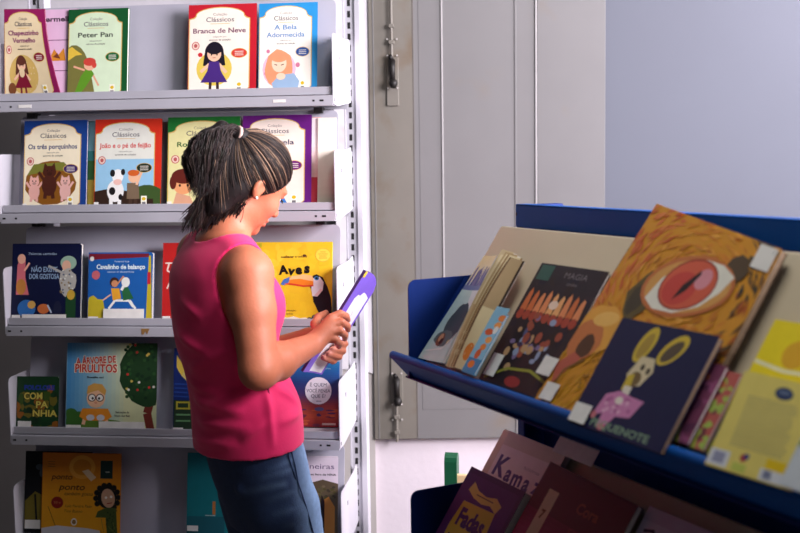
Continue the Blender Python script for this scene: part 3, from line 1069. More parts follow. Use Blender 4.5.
c.ell(75, 525, 3, 3.6, (230, 220, 206)); c.ell(75, 525, 2, 2.4, (150, 110, 60))
c.poly([(43, 541), (43, 532), (58, 529), (88, 531), (100, 533), (104, 541)], (206, 200, 206))
book(smat(-0.888, 4, 0.030), 0.234, 0.243, 0.009, c, 'orange book titled ponto ponto on the lowest shelf', G5, (206, 116, 30))
c = Canvas(0.11, 0.25, (188, 457, 225, 545), (24, 120, 130))
c.rect(188, 520, 225, 545, (30, 96, 110)); c.line([(206, 519), (216, 519)], 0.8, (180, 200, 200)); c.rect(213, 505, 216, 518, (190, 120, 60))
book(smat(-0.453, 4, 0.030), 0.16, 0.250, 0.008, c, 'plain teal book beside the blue jeans, lowest shelf', G5, (24, 120, 130), sticker=[(0.002, 0.03, 0.034, 0.045)])
c = Canvas(0.15, 0.244, (286, 463, 337, 550), (234, 218, 230))
c.text('Mineiras', 316, 474.4, 5.2, (90, 60, 110), 34, 0.0)
c.text('um livro de NINA', 322, 481, 2.0, (60, 40, 60), 26, .03)
c.poly([(286, 492), (300, 486), (312, 488), (322, 485), (337, 489), (337, 550), (286, 550)], (96, 80, 60))
for i in range(60):
    c.ell(rnd.uniform(300, 336), rnd.uniform(490, 512), 1.8, 1.2, rnd.choice([(120, 104, 80), (70, 60, 46), (100, 90, 60), (84, 76, 40)]), n=7)
c.poly([(318, 550), (322, 520), (322, 506), (328, 502), (334, 512), (334, 550)], (196, 130, 60))
c.poly([(316, 550), (320, 515), (321, 500), (324, 506), (324, 550)], (40, 26, 26))
book(smat(-0.166, 4, 0.030), 0.147, 0.247, 0.008, c, 'white and brown landscape book beside the right edge of the jeans', G5, (226, 210, 220))
# ------------------------------------------------------------------ blue display rack
M_BLUE = mat('blue_enamelled_steel', (4, 74, 150), 0.5, spec=0.15, noise=0.05, scale=10)
M_NAVY = mat('navy_enamelled_steel', (10, 40, 108), 0.5, spec=0.15, noise=0.06, scale=10)
M_BOARD = mat('beige_laminate', (206, 188, 160), 0.55, noise=0.04, scale=5)
BA = math.radians(26)
BT = Vector((math.sin(BA), -math.cos(BA), 0))
BN = Vector((math.cos(BA), math.sin(BA), 0))
BO = Vector((-0.0223, 2.4704, 1.0905))
PHI = math.radians(56)
NB, ZB = 0.045, -0.012
TIER = (0.0, -0.475)
BL = 1.95
MB = frame(BO, BT, BN, (0, 0, 1))            # t along the rack, n inwards, z up
rack = empty('display_rack', frame((BO.x, BO.y, 0), BT, BN, (0, 0, 1)))
tag(rack, 'blue two-tier slanted display rack full of picture books in the foreground', 'display rack')
bpy.context.view_layer.update()
MR = MB.copy()


def rk(bm):
    """rack-local z is measured from the upper lip: lift it to the rack's own base"""
    bmesh.ops.translate(bm, verts=bm.verts[:], vec=(0, 0, BO.z))
    return bm


for t0 in (0.08, BL - 0.12):
    bm = bmesh.new()
    add_box(bm, (t0, 0.282, -BO.z), (t0 + 0.03, 0.39, 0.327), bevel=0.003)
    obj('upright', rk(bm), M_NAVY, rack)
    bm = bmesh.new()
    add_box(bm, (t0 - 0.005, -0.02, -BO.z), (t0 + 0.035, 0.42, -BO.z + 0.05), bevel=0.004)
    obj('foot', rk(bm), M_NAVY, rack)
bm = bmesh.new()
add_box(bm, (0.08, 0.279, 0.276), (BL - 0.08, 0.284, 0.328), bevel=0.002)
add_box(bm, (0.08, 0.279, 0.322), (BL - 0.08, 0.31, 0.328), bevel=0.002)
rail = obj('top_rail', rk(bm), M_BLUE, rack)
bm = bmesh.new()
add_box(bm, (0.0835, 0.2782, 0.302), (0.0875, 0.2789, 0.309))
obj('rail_hole', rk(bm), M_HOLE, rail)
bm = bmesh.new()
add_box(bm, (0.11, 0.335, -1.0), (BL - 0.12, 0.338, 0.31))  # added sheet that keeps window light off the lower tray
obj('light_block_sheet', rk(bm), M_NAVY, rack)
cs, sn = math.cos(PHI), math.sin(PHI)
for dz in TIER:
    tr = empty('display_tray')
    tr.parent = rack
    # lip: rolled bright rim with a glossy inward-sloping face under it
    bm = bmesh.new()
    add_tube(bm, [(0.0, 0.004, dz - 0.006), (BL, 0.004, dz - 0.006)], 0.0095, 14)
    add_prism(bm, [(0.0, -0.001, dz - 0.012), (0.0, 0.012, dz - 0.008), (0.03, 0.034, dz - 0.05), (0.03, 0.028, dz - 0.052)], (BL - 0.03, 0, 0))
    obj('front_lip', rk(bm), M_BLUE, tr, False)
    bm = bmesh.new()
    add_box(bm, (0.03, 0.02, dz - 0.0535), (BL, 0.30, dz - 0.050))
    obj('tray_floor', rk(bm), M_NAVY, tr)
    # slanted board
    bm = bmesh.new()
    L_ = 0.353 if dz == 0 else 0.362
    a = (NB + 0.02 * sn * 0, ZB + dz)
    pts = []
    for s, o in ((0.0, 0.0), (L_ - 0.004, 0.0), (L_, -0.003), (L_, -0.011), (L_ - 0.004, -0.014), (0.0, -0.014)):
        pts.append((0.08, NB + s * cs - o * sn, dz + ZB + s * sn + o * cs))
    add_prism(bm, pts, (BL - 0.16, 0, 0))
    obj('slanted_board', rk(bm), M_BOARD, tr)
    for t0 in (0.057, BL - 0.06):
        bm = bmesh.new()
        r = 0.018
        pp = [(0.015, -0.05), (0.015, 0.168 - r)]
        pp += [(0.015 + r - r * math.cos(q), 0.168 - r + r * math.sin(q)) for q in (0.4, 0.8, 1.2)]
        pp += [(0.015 + r, 0.168), (0.282, 0.172), (0.282, -0.05)]
        add_prism(bm, [(t0, x, dz + y) for x, y in pp], (0.003, 0, 0))
        obj('end_panel', rk(bm), M_BLUE if False else M_NAVY, tr)
    for t0 in (0.08, BL - 0.12):
        bm = bmesh.new()
        add_box(bm, (t0 + 0.002, 0.20, dz - 0.085), (t0 + 0.012, 0.30, dz - 0.053))
        obj('tray_bracket', rk(bm), M_NAVY, tr)


def bplane(t, s, off, dz=0.0):
    l = Vector((t, NB + s * cs - off * sn, dz + ZB + s * sn + off * cs))
    return MB @ l


SVEC = (BN * cs + Vector((0, 0, 1)) * sn)
NVEC = (-BN * sn + Vector((0, 0, 1)) * cs)


def bmat(t, s, off, dz=0.0, rot=0.0, tip=0.0):
    """off = height of the front cover over the board; rot turns in the plane, tip leans the head away from the board"""
    x = BT * math.cos(rot) + SVEC * math.sin(rot)
    z = SVEC * math.cos(rot) - BT * math.sin(rot)
    y = -NVEC
    z2 = z * math.cos(tip) - y * math.sin(tip)
    y2 = y * math.cos(tip) + z * math.sin(tip)
    return frame(bplane(t, s, off, dz), x, y2, z2)


GB1 = 'picture books on the upper tray of the blue rack'
GB2 = 'picture books on the lower tray of the blue rack'


def quad_warp(bl, br, tr_, tl, depth=None):
    def f(u, y, v, w, h):
        x = (bl[0] * (1 - u) + br[0] * u) * (1 - v) + (tl[0] * (1 - u) + tr_[0] * u) * v
        z = (bl[1] * (1 - u) + br[1] * u) * (1 - v) + (tl[1] * (1 - u) + tr_[1] * u) * v
        return (x, y + (depth(u, v) if depth else 0), z)
    return f


# magazine at the far end, its outer pages curling up
c = Canvas(0.12, 0.27, (0, 0, 60, 132), (196, 212, 214))
c.grad(0, 0, 60, 34, [(232, 216, 160), (226, 214, 190)], 6)
for i in range(16):
    x = rnd.uniform(4, 56)
    c.poly([(x - 4, 40), (x - 2, 22 + rnd.uniform(-8, 8)), (x + 2, 18 + rnd.uniform(-6, 8)), (x + 4, 40)], rnd.choice([(96, 90, 150), (120, 110, 160), (80, 84, 140), (150, 140, 170)]))
c.rect(0, 38, 60, 44, (110, 120, 170))
c.grad(0, 44, 60, 132, [(206, 222, 220), (176, 200, 206), (196, 214, 214)], 12)
c.poly([(36, 44), (60, 44), (60, 66), (46, 70)], (226, 228, 232))
c.poly(wobble(rnd, 40, 84, 24, 24, 22, .05), (72, 82, 92))
c.poly(wobble(rnd, 30, 104, 22, 10, 18, .08), (96, 110, 116))
c.ell(24, 106, 9, 8, (120, 80, 66)); c.ell(23, 104, 5, 5, (190, 150, 120)); c.ell(28, 108, 4, 4, (60, 40, 40))
c.ell(46, 108, 3, 3, (180, 170, 120)); c.line([(4, 122), (40, 116), (60, 96)], 2, (220, 226, 226))
c.v = [(x, y * 6, z) for x, y, z in c.v]
book(bmat(0.066, 0.0, 0.012), 0.13, 0.268, 0.004, c, 'pale blue magazine at the far end of the upper blue tray', GB1, (206, 210, 206),
     warp=quad_warp((0, 0), (0.135, 0.004), (0.108, 0.268), (0.034, 0.268), lambda u, v: -0.012 * u * u), cuts=12)
# thin curled booklets beside it
for i, (t0, t1, col, lab) in enumerate(((0.204, 0.196, (196, 176, 140), 'thin tan curled booklet next to the pale blue magazine'),
                                        (0.224, 0.226, (176, 150, 110), 'thin brown curled booklet, second from the pale blue magazine'),
                                        (0.244, 0.250, (150, 120, 84), 'thin dark tan curled booklet, third from the pale blue magazine'),
                                        (0.264, 0.272, (110, 84, 60), 'thin brown booklet with dark edge left of the small blue booklet'))):
    c = Canvas(0.06, 0.27, (0, 0, 30, 130), (214, 198, 160) if i < 3 else (170, 146, 110))
    c.rect(0, 0, 3, 130, col)
    c.rect(3, 60, 30, 130, (206, 190, 150) if i % 2 else (190, 160, 120))
    c.ell(16, 110, 8, 10, (206, 120, 50)); c.rect(26, 0, 30, 130, (60, 46, 40) if i == 3 else (150, 124, 90))
    sx = t1 - t0
    c.v = [(x, y * 8, z) for x, y, z in c.v]
    book(bmat(t0, 0.0, 0.014 + 0.006 * i), 0.045, 0.282 - 0.008 * i, 0.003, c, lab, GB1, col,
         warp=quad_warp((0, 0), (0.045, 0), (0.030 + sx, 0.282 - 0.008 * i), (sx - 0.012, 0.282 - 0.008 * i),
                        lambda u, v, i=i: -0.012 * math.sin(v * 2.6) * (1 - u) - 0.006 * (1 - u)), cuts=12)
c = Canvas(0.05, 0.15, (0, 0, 30, 90), (130, 190, 220))
for k in range(7):
    c.ell(rnd.uniform(5, 26), 14 + 10 * k, rnd.uniform(5, 9), rnd.uniform(4, 7), rnd.choice([(226, 130, 50), (206, 90, 40), (236, 160, 80)]))
c.ell(24, 30, 5, 5, (226, 230, 230)); c.rect(0, 70, 30, 90, (60, 130, 180)); c.ell(12, 78, 7, 5, (226, 120, 40))
book(bmat(0.322, -0.006, 0.05), 0.050, 0.138, 0.005, c, 'small light blue booklet with orange shapes on the upper blue tray', GB1, (110, 176, 210))
# dark cover with glowing orange hands
c = Canvas(0.225, 0.27, (0, 0, 60, 72), (40, 30, 36))
for i in range(60):
    c.poly(wobble(rnd, rnd.uniform(0, 60), rnd.uniform(0, 72), rnd.uniform(2, 5), rnd.uniform(2, 5), 8, .3), rnd.choice([(36, 28, 34), (50, 34, 40), (30, 26, 40), (44, 30, 28)]))
c.rect(2, 1, 14, 10, (50, 90, 80))
c.text('MAGIA', 36, 7, 3.4, (120, 112, 116), 20); c.text('contos', 36, 11, 2, (120, 112, 116), 9)
for i in range(9):
    x = 5 + i * 6
    c.poly([(x - 2.6, 28), (x - 1.6, 18 + (i % 3)), (x, 15 + (i % 3)), (x + 1.8, 18), (x + 3, 28), (x, 32)], rnd.choice([(226, 140, 90), (206, 110, 60), (236, 170, 110)]))
    c.ell(x, 31, 3, 3, (170, 70, 50))
c.ell(30, 23, 4, 2.6, (240, 210, 190))
for i in range(36):
    c.ell(rnd.gauss(26, 9), rnd.gauss(46, 6), rnd.uniform(1.4, 3), rnd.uniform(1.4, 3.4), rnd.choice([(130, 110, 150), (160, 80, 60), (90, 90, 130), (190, 150, 110), (70, 50, 80), (150, 160, 190)]), n=9)
c.line([(4, 70), (20, 62), (40, 60), (58, 64)], 1.6, (150, 150, 60)); c.ell(30, 68, 7, 3, (150, 50, 50))
book(bmat(0.338, -0.002, 0.016), 0.218, 0.268, 0.010, c, 'dark book with rows of glowing orange hands on the upper blue tray', GB1, (34, 26, 30), sticker=[(0.012, 0.012, 0.05, 0.06)])
# the large cover with an animal eye
c = Canvas(0.36, 0.42, (0, 0, 100, 112), (206, 140, 40), dz=0.0000025)
EX, EY = 56, 33


def eyecol(x, y):
    d = math.hypot((x - EX) / 1.5, y - EY)
    if x + y * .5 < 34:
        return rnd.choice([(206, 110, 60), (196, 96, 50), (214, 126, 66)])
    if x > 82 and y < 30:
        return rnd.choice([(96, 76, 50), (120, 84, 46), (70, 60, 44)])
    if x > 88:
        return rnd.choice([(176, 90, 40), (120, 70, 36), (96, 70, 44)])
    if y > 74:
        return rnd.choice([(206, 146, 30), (214, 156, 40), (190, 130, 30)])
    return rnd.choice([(212, 138, 46), (218, 148, 52), (206, 128, 44), (200, 120, 42), (222, 156, 62), (188, 112, 40)])


for i in range(700):
    x, y = rnd.uniform(0, 100), rnd.uniform(0, 112)
    a = math.atan2((y - EY), (x - EX) / 2.2) + math.pi / 2 + rnd.uniform(-.3, .3)
    if y > 70:
        a = 1.9 + rnd.uniform(-.3, .3)
    l, wd = rnd.uniform(5, 12), rnd.uniform(1.0, 2.8)
    dx, dy = math.cos(a) * l / 2, math.sin(a) * l / 2
    c.poly([(x - dx, y - dy), (x - dy * wd / l, y + dx * wd / l), (x + dx, y + dy), (x + dy * wd / l, y - dx * wd / l)], eyecol(x, y))
c.poly(wobble(rnd, 30, 46, 9, 12, 14, .25), (96, 80, 44)); c.poly(wobble(rnd, 28, 48, 5, 8, 12, .25), (70, 60, 44))
c.poly(wobble(rnd, 80, 18, 8, 8, 12, .25), (84, 66, 46))
c.ell(EX, EY + 1, 30, 17, (190, 110, 60), rot=-14); c.ell(EX, EY + 1, 27.5, 14.6, (206, 150, 80), rot=-14)
c.poly([(33, 46), (37, 34), (46, 24), (60, 18), (72, 18), (82, 22), (78, 32), (70, 42), (56, 49), (42, 50)], (226, 220, 206))
c.ell(EX, EY, 18.5, 14, (150, 60, 46), rot=-24); c.ell(EX, EY, 17.4, 13, (206, 92, 66), rot=-24); c.ell(EX - 4, EY + 3, 11, 9, (196, 70, 60), rot=-24)
c.ell(EX + 8, EY - 5, 5, 6, (214, 140, 150), rot=20)
c.poly([(51, 43), (53, 34), (60, 24), (61, 26), (57, 36)], (40, 26, 24))
c.poly(wobble(rnd, 14, 68, 17, 13, 18, .06), (222, 158, 66)); c.poly(wobble(rnd, 10, 75, 12, 11, 16, .06), (196, 116, 66)); c.poly(wobble(rnd, 13, 78, 6, 6.5, 12, .1), (84, 54, 34)); c.poly([(0, 90), (8, 82), (15, 84), (5, 100)], (182, 92, 74)); c.ell(16, 62, 9, 4, (232, 180, 96), rot=-12)
c.line([(6, 112), (8, 92), (18, 84)], 1.4, (130, 90, 40))
for i in range(26):
    c.ell(rnd.uniform(22, 36), rnd.uniform(76, 100), .8, .8, (150, 100, 30), n=6)
c.rect(87, 1, 99, 14, (226, 220, 214)); c.text('J', 97, 4, 2, (40, 40, 40))
book(bmat(0.563, 0.0, 0.030), 0.36, 0.42, 0.014, c, 'large ochre picture book showing a red animal eye on the blue rack', GB1, (70, 50, 36),
     warp=quad_warp((0, -0.016), (0.392, -0.010), (0.397, 0.339), (0.050, 0.410)), cuts=8,
     sticker=[(0.012, 0.012, 0.048, 0.046), (-0.035, 0.054, 0.005, 0.09)], page_mat=M_OLDPAGES)
# navy cover with a long-eared puppet
c = Canvas(0.235, 0.20, (0, 0, 100, 88), (24, 28, 66))
Y_, P_ = (206, 176, 60), (206, 130, 176)
c.ell(38, 17, 8, 15, Y_, rot=14); c.ell(38, 18, 5, 11, (170, 140, 60), rot=14)
c.ell(66, 17, 8.5, 15, Y_, rot=40); c.ell(66, 18, 5.4, 11, (90, 76, 60), rot=40)
c.poly([(40, 26), (54, 26), (58, 36), (52, 48), (40, 50), (34, 42)], (214, 196, 160)); c.ell(44, 44, 6, 6, (120, 96, 60)); c.ell(46, 34, 2, 2.6, (60, 50, 40)); c.ell(53, 36, 2, 2.6, (60, 50, 40))
c.poly([(36, 42), (42, 40), (44, 52), (36, 54)], Y_); c.rect(38, 50, 46, 58, (226, 214, 200))
c.poly([(24, 60), (36, 55), (50, 57), (64, 58), (58, 72), (44, 74), (38, 84), (30, 84), (30, 74), (20, 78)], P_)
for i in range(20):
    c.ell(rnd.uniform(28, 56), rnd.uniform(58, 74), 2, 1.6, rnd.choice([(226, 170, 200), (180, 100, 150), (214, 150, 190)]), n=8)
c.ell(40, 62, 4, 3, (230, 216, 206)); c.ell(22, 77, 3, 3, (206, 120, 130)); c.ell(35, 84, 4, 2.6, (206, 120, 130))
c.text('O PEQUENOTE', 48, 85, 5.6, (130, 156, 130), 74, .02)
book(bmat(0.716, -0.030, 0.054), 0.236, 0.198, 0.010, c, 'navy book with a long-eared yellow puppet in pink on the blue rack', GB1, (24, 28, 66), sticker=[(0.002, 0.002, 0.046, 0.036)], page_mat=M_OLDPAGES)
# books between the navy and the yellow one
for t0, w, hh, off, cols, lab in ((0.916, 0.058, 0.132, 0.036, [(120, 60, 90), (150, 80, 120), (96, 50, 80)], 'plum coloured book between the navy and the yellow books'),
                                  (0.950, 0.050, 0.128, 0.028, [(190, 96, 90), (120, 60, 70), (170, 190, 90)], 'narrow reddish book right of the plum book'),
                                  (0.976, 0.030, 0.128, 0.020, [(60, 110, 140), (190, 200, 200), (90, 130, 60)], 'narrow teal and white book left of the yellow card')):
    c = Canvas(w, hh, (0, 0, 30, 90), cols[0])
    for i in range(26):
        c.poly(wobble(rnd, rnd.uniform(0, 30), rnd.uniform(10, 90), rnd.uniform(3, 7), rnd.uniform(3, 8), 9, .3), rnd.choice(cols))
    c.ell(12, 16, 7, 5, (206, 110, 70)); c.poly([(0, 90), (0, 66), (12, 60), (20, 90)], (170, 180, 70))
    book(bmat(t0, 0.0, off), w, hh, 0.006, c, lab, GB1, cols[0])
# yellow back cover with lines of print and an oval hole
c = Canvas(0.165, 0.165, (0, 0, 100, 100), (226, 206, 110))
for i in range(19):
    x1 = 84 - (rnd.uniform(0, 16) if i % 5 == 4 else rnd.uniform(0, 3))
    c.line([(18, 24 + i * 2.8), (x1, 24 + i * 2.8)], 1.1, (176, 164, 110))
c.ell(62, 14, 12, 6.4, (40, 56, 96)); c.ell(62, 13, 8, 2.4, (96, 110, 140))
c.rect(0, 82, 24, 98, (214, 214, 220)); c.rect(5, 84, 19, 95, (150, 150, 176))
c.rect(30, 90, 46, 98, (190, 196, 90)); c.ell(40, 84, 4, 4, (170, 60, 60)); c.ell(43, 82, 3, 3, (60, 70, 130))
c.rect(66, 78, 94, 88, (226, 190, 20)); c.rect(62, 88, 96, 99, (214, 214, 220)); c.rect(66, 89, 75, 97, (120, 124, 150))
book(bmat(1.042, -0.022, 0.052), 0.160, 0.150, 0.006, c, 'pale yellow back cover with small print and a blue oval', GB1, (214, 190, 90), warp=quad_warp((0, 0), (0.160, 0.004), (0.122, 0.148), (-0.012, 0.149)), cuts=4)
c = Canvas(0.20, 0.225, (0, 0, 100, 90), (240, 214, 30))
c.ell(34, 20, 12, 9, (226, 170, 40)); c.ell(70, 22, 14, 9, (226, 180, 50)); c.line([(0, 28), (30, 31), (60, 30), (100, 34)], 2.4, (240, 232, 190))
c.poly([(0, 44), (36, 40), (40, 54), (0, 56)], (30, 40, 90)); c.rect(0, 56, 100, 90, (60, 84, 60)); c.poly([(50, 44), (100, 40), (100, 70), (56, 70)], (230, 200, 60))
book(bmat(1.008, 0.0, 0.024), 0.205, 0.212, 0.010, c, 'bright yellow book behind the pale yellow back cover', GB1, (226, 196, 30))
c = Canvas(0.2, 0.14, (0, 0, 100, 80), (196, 206, 214))
for i in range(40):
    c.poly(wobble(rnd, rnd.uniform(0, 100), rnd.uniform(0, 50), rnd.uniform(4, 10), rnd.uniform(4, 9), 9, .3), rnd.choice([(90, 130, 176), (206, 170, 60), (120, 150, 80), (200, 206, 210), (190, 110, 60)]))
c.rect(0, 50, 100, 80, (206, 210, 216))
book(bmat(1.190, -0.018, 0.064), 0.20, 0.10, 0.006, c, 'multicoloured white-footed book at the right edge of the photo', GB1, (190, 196, 206))
# nearer than the frame shows: two more to fill the tray's end
c = Canvas(0.2, 0.24, (0, 0, 10, 12), (150, 60, 60)); c.ell(5, 5, 3, 3, (220, 200, 160))

# ---- lower tray
LZ = TIER[1]
c = Canvas(0.215, 0.325, (0, 0, 66, 100), (226, 220, 214))
for i, (ch, dy) in enumerate((('K', 0), ('a', 1), ('m', 1.5), ('a', 2), ('z', 1))):
    c.text(ch, 11 + i * 11.5, 21 + dy, 14 if i == 0 else 11, (76, 64, 120), None, 0.035, rot=rnd.uniform(-8, 8))
c.text('histórias', 44, 10, 2.4, (150, 150, 150), 18)
c.poly([(2, 34), (8, 26), (11, 28), (5, 36)], (40, 40, 40)); c.ell(10, 34, 3, 4, (40, 44, 40))
c.poly([(0, 100), (0, 60), (30, 54), (66, 64), (66, 100)], (150, 170, 150))
book(bmat(0.137, 0.0, 0.022, LZ), 0.222, 0.358, 0.016, c, 'white book lettered Kamaz behind the purple book, lower tray', GB2, (206, 196, 180))
c = Canvas(0.21, 0.235, (0, 0, 90, 100), (74, 38, 100))
c.poly([(18, 6), (30, 12), (46, 14), (62, 11), (74, 16), (70, 24), (58, 20), (44, 22), (28, 20), (14, 15)], (206, 186, 90)); c.line([(30, 16), (60, 16)], 1, (90, 70, 60))
c.poly([(16, 26), (70, 24), (74, 50), (72, 84), (14, 84), (12, 52)], (190, 170, 50))
c.text('Fadas', 43, 48, 16, (60, 36, 90), 46, .05); c.text('Bruxas', 43, 74, 15, (60, 36, 90), 50, .05)
c.ell(12, 90, 6, 5, (206, 206, 190)); c.poly([(0, 100), (4, 90), (30, 92), (60, 88), (90, 92), (90, 100)], (40, 90, 120))
book(bmat(0.109, 0.0, 0.048, LZ), 0.222, 0.248, 0.022, c, 'thick purple book with a yellow title panel, lower blue tray', GB2, (60, 30, 84))
c = Canvas(0.29, 0.30, (0, 0, 100, 100), (170, 70, 110))
c.rect(0, 0, 100, 26, (84, 16, 34)); c.grad(0, 26, 100, 60, [(110, 26, 52), (176, 76, 120)], 10)
c.text('Cora', 62, 16, 7, (150, 70, 50), 24, .02); c.text('casa', 62, 30, 5, (150, 60, 60), 18)
c.rect(14, 10, 26, 60, (206, 190, 150)); c.text('7', 20, 30, 6, (120, 90, 50), None, .05)
c.poly([(36, 70), (42, 64), (48, 74), (44, 90), (38, 86)], (40, 24, 60)); c.ell(60, 84, 12, 10, (214, 120, 150)); c.ell(56, 80, 4, 4, (90, 40, 70))
book(bmat(0.340, 0.0, 0.040, LZ), 0.295, 0.318, 0.014, c, 'maroon and pink book with a beige spine strip, lower blue tray', GB2, (84, 20, 40),
     warp=quad_warp((0, 0), (0.30, 0), (0.302, 0.316), (0.008, 0.328)), cuts=4)
c = Canvas(0.20, 0.30, (0, 0, 60, 90), (220, 200, 222))
c.poly([(10, 40), (34, 8), (44, 14), (52, 40)], (226, 214, 190)); c.poly([(16, 40), (34, 13), (48, 40)], (150, 160, 50)); c.line([(4, 6), (12, 4), (10, 14)], 2, (60, 50, 80)); c.rect(0, 44, 60, 90, (206, 180, 206))
book(bmat(0.650, 0.0, 0.022, LZ), 0.20, 0.326, 0.010, c, 'pale lilac book with a green triangle, lower blue tray', GB2, (206, 180, 206))
c = Canvas(0.25, 0.30, (0, 0, 60, 90), (196, 176, 90)); c.ell(30, 30, 18, 16, (120, 140, 60)); c.rect(0, 60, 60, 90, (90, 60, 50))
book(bmat(0.875, 0.0, 0.022, LZ), 0.24, 0.285, 0.010, c, 'olive book nearest the camera on the lower blue tray', GB2, (150, 130, 60))
# paper card on the edge of the lower board
bm = bmesh.new()
add_box(bm, (0, -0.0008, 0), (0.137, 0, 0.041))
card = obj('paper_card', bm, M_STICK)
card.matrix_world = bmat(0.328, 0.350, 0.034, LZ)
tag(card, 'blank white paper card stuck on the lower blue tray above the maroon book', 'card')

# ------------------------------------------------------------------ child's chair behind the rack
M_GREEN = mat('green_chair_frame', (14, 74, 46), 0.4, noise=0.05)
M_WOOD = mat('pale_chair_wood', (214, 180, 140), 0.5, noise=0.1, scale=20)
ch = empty('child_chair', Matrix.Translation((0.132, 2.95, 0)) @ Matrix.Rotation(math.radians(-12), 4, 'Z'))
tag(ch, 'green and pale wood chair by the white parapet behind the blue rack', 'chair')
for x in (0.0, 0.34):
    for yb in (0.0,):
        bm = bmesh.new()
        w2_ = 0.017
        pts = [(x, 0, 0), (x, 0.04, 0), (x, 0.04, 0.712)]
        pts = [(x - 0.017, -w2_, 0.0), (x - 0.017, w2_ + 0.006, 0.0)] + [(x - 0.017, 0.003 + 0.020 * math.cos(q), 0.708 + 0.022 * math.sin(q)) for q in (0, 0.5, 1.0, 1.57, 2.1, 2.6, 3.14)]
        add_prism(bm, pts, (0.034, 0, 0))
        obj('back_post', bm, M_GREEN, ch)
        bm = bmesh.new()
        add_prism(bm, [(x - 0.011, 0.30, 0), (x - 0.011, 0.334, 0), (x - 0.011, 0.334, 0.40), (x - 0.011, 0.30, 0.40)], (0.022, 0, 0))
        add_box(bm, (x - 0.011, 0.02, 0.34), (x + 0.011, 0.31, 0.38))
        obj('leg', bm, M_GREEN, ch)
bm = bmesh.new()
add_box(bm, (0.011, -0.006, 0.60), (0.329, 0.008, 0.672), bevel=0.004)
obj('backrest_slat', bm, M_WOOD, ch)
bm = bmesh.new()
add_box(bm, (-0.01, 0.0, 0.382), (0.35, 0.34, 0.40), bevel=0.005)
obj('seat', bm, M_WOOD, ch)
# ------------------------------------------------------------------ the reader
def at(px, py, Y):
    d = (px - 400) / F_PX * rt + (266.5 - py) / F_PX * up + fwd
    return EYE + d * (Y / d[1])


class Field:
    """signed distance grid; parts are blended in and the skin is pulled off with surface nets"""

    def __init__(self, lo, hi, h):
        self.lo, self.h = np.array(lo, float), h
        self.n = [int(math.ceil((b - a) / h)) + 1 for a, b in zip(lo, hi)]
        self.D = np.full(self.n, 0.2, np.float32)

    def _sl(self, lo, hi):
        sl, ax_ = [], []
        for i in range(3):
            a = max(0, int((lo[i] - self.lo[i]) / self.h))
            b = min(self.n[i], int((hi[i] - self.lo[i]) / self.h) + 2)
            sl.append(slice(a, max(a, b)))
            sh = [1, 1, 1]
            sh[i] = -1
            ax_.append((self.lo[i] + self.h * np.arange(a, max(a, b))).astype(np.float32).reshape(sh))
        return tuple(sl), ax_

    def add(self, prim, k=0.0, sub=False):
        fn, lo, hi = prim
        m = k + 3 * self.h + 0.004
        sl, (X, Y, Z) = self._sl(np.array(lo) - m, np.array(hi) + m)
        d = fn(X, Y, Z).astype(np.float32)
        a = self.D[sl]
        if a.size == 0:
            return
        if sub:
            d = -d
            if k > 0:
                hh = np.maximum(k - np.abs(a - d), 0) / k
                self.D[sl] = np.maximum(a, d) + hh * hh * k * 0.25
            else:
                self.D[sl] = np.maximum(a, d)
        else:
            if k > 0:
                hh = np.maximum(k - np.abs(a - d), 0) / k
                self.D[sl] = np.minimum(a, d) - hh * hh * k * 0.25
            else:
                self.D[sl] = np.minimum(a, d)

    def cut(self, fn):
        sl, (X, Y, Z) = self._sl(self.lo, self.lo + self.h * np.array(self.n))
        self.D = np.maximum(self.D, fn(X, Y, Z).astype(np.float32))

    def mesh(self):
        D, h = self.D, self.h
        s = D < 0
        c = np.zeros([n - 1 for n in D.shape], np.uint8)
        for i in (0, 1):
            for j in (0, 1):
                for k in (0, 1):
                    c += s[i:D.shape[0] - 1 + i, j:D.shape[1] - 1 + j, k:D.shape[2] - 1 + k]
        ids = np.argwhere((c > 0) & (c < 8))
        idx = np.full(c.shape, -1, np.int32)
        idx[ids[:, 0], ids[:, 1], ids[:, 2]] = np.arange(len(ids))
        acc = np.zeros((len(ids), 3))
        cnt = np.zeros(len(ids))
        cor = [(i, j, k) for i in (0, 1) for j in (0, 1) for k in (0, 1)]
        val = {o: D[ids[:, 0] + o[0], ids[:, 1] + o[1], ids[:, 2] + o[2]] for o in cor}
        for o in cor:
            for a in range(3):
                if o[a] == 0:
                    q = list(o)
                    q[a] = 1
                    q = tuple(q)
                    v0, v1 = val[o], val[q]
                    m = (v0 < 0) != (v1 < 0)
                    t = v0[m] / (v0[m] - v1[m])
                    p = np.tile(np.array(o, float), (m.sum(), 1))
                    p[:, a] = t
                    acc[m] += p
                    cnt[m] += 1
        V = self.lo + h * (ids + acc / cnt[:, None])
        F = []
        for a in range(3):
            b, e = (a + 1) % 3, (a + 2) % 3
            sa = [slice(None)] * 3
            sb = [slice(None)] * 3
            sa[a] = slice(0, -1)
            sb[a] = slice(1, None)
            s0, s1 = s[tuple(sa)], s[tuple(sb)]
            E_ = np.argwhere(s0 != s1)
            ok = (E_[:, b] > 0) & (E_[:, e] > 0) & (E_[:, b] < D.shape[b] - 1) & (E_[:, e] < D.shape[e] - 1)
            E_ = E_[ok]
            ins = s0[E_[:, 0], E_[:, 1], E_[:, 2]]
            quad = []
            for (ob, oe) in ((-1, -1), (0, -1), (0, 0), (-1, 0)):
                q = E_.copy()
                q[:, b] += ob
                q[:, e] += oe
                quad.append(idx[q[:, 0], q[:, 1], q[:, 2]])
            quad = np.stack(quad, 1)
            quad[~ins] = quad[~ins][:, ::-1]
            F.append(quad)
        F = np.concatenate(F)
        F = F[(F >= 0).all(1)]
        return V, F


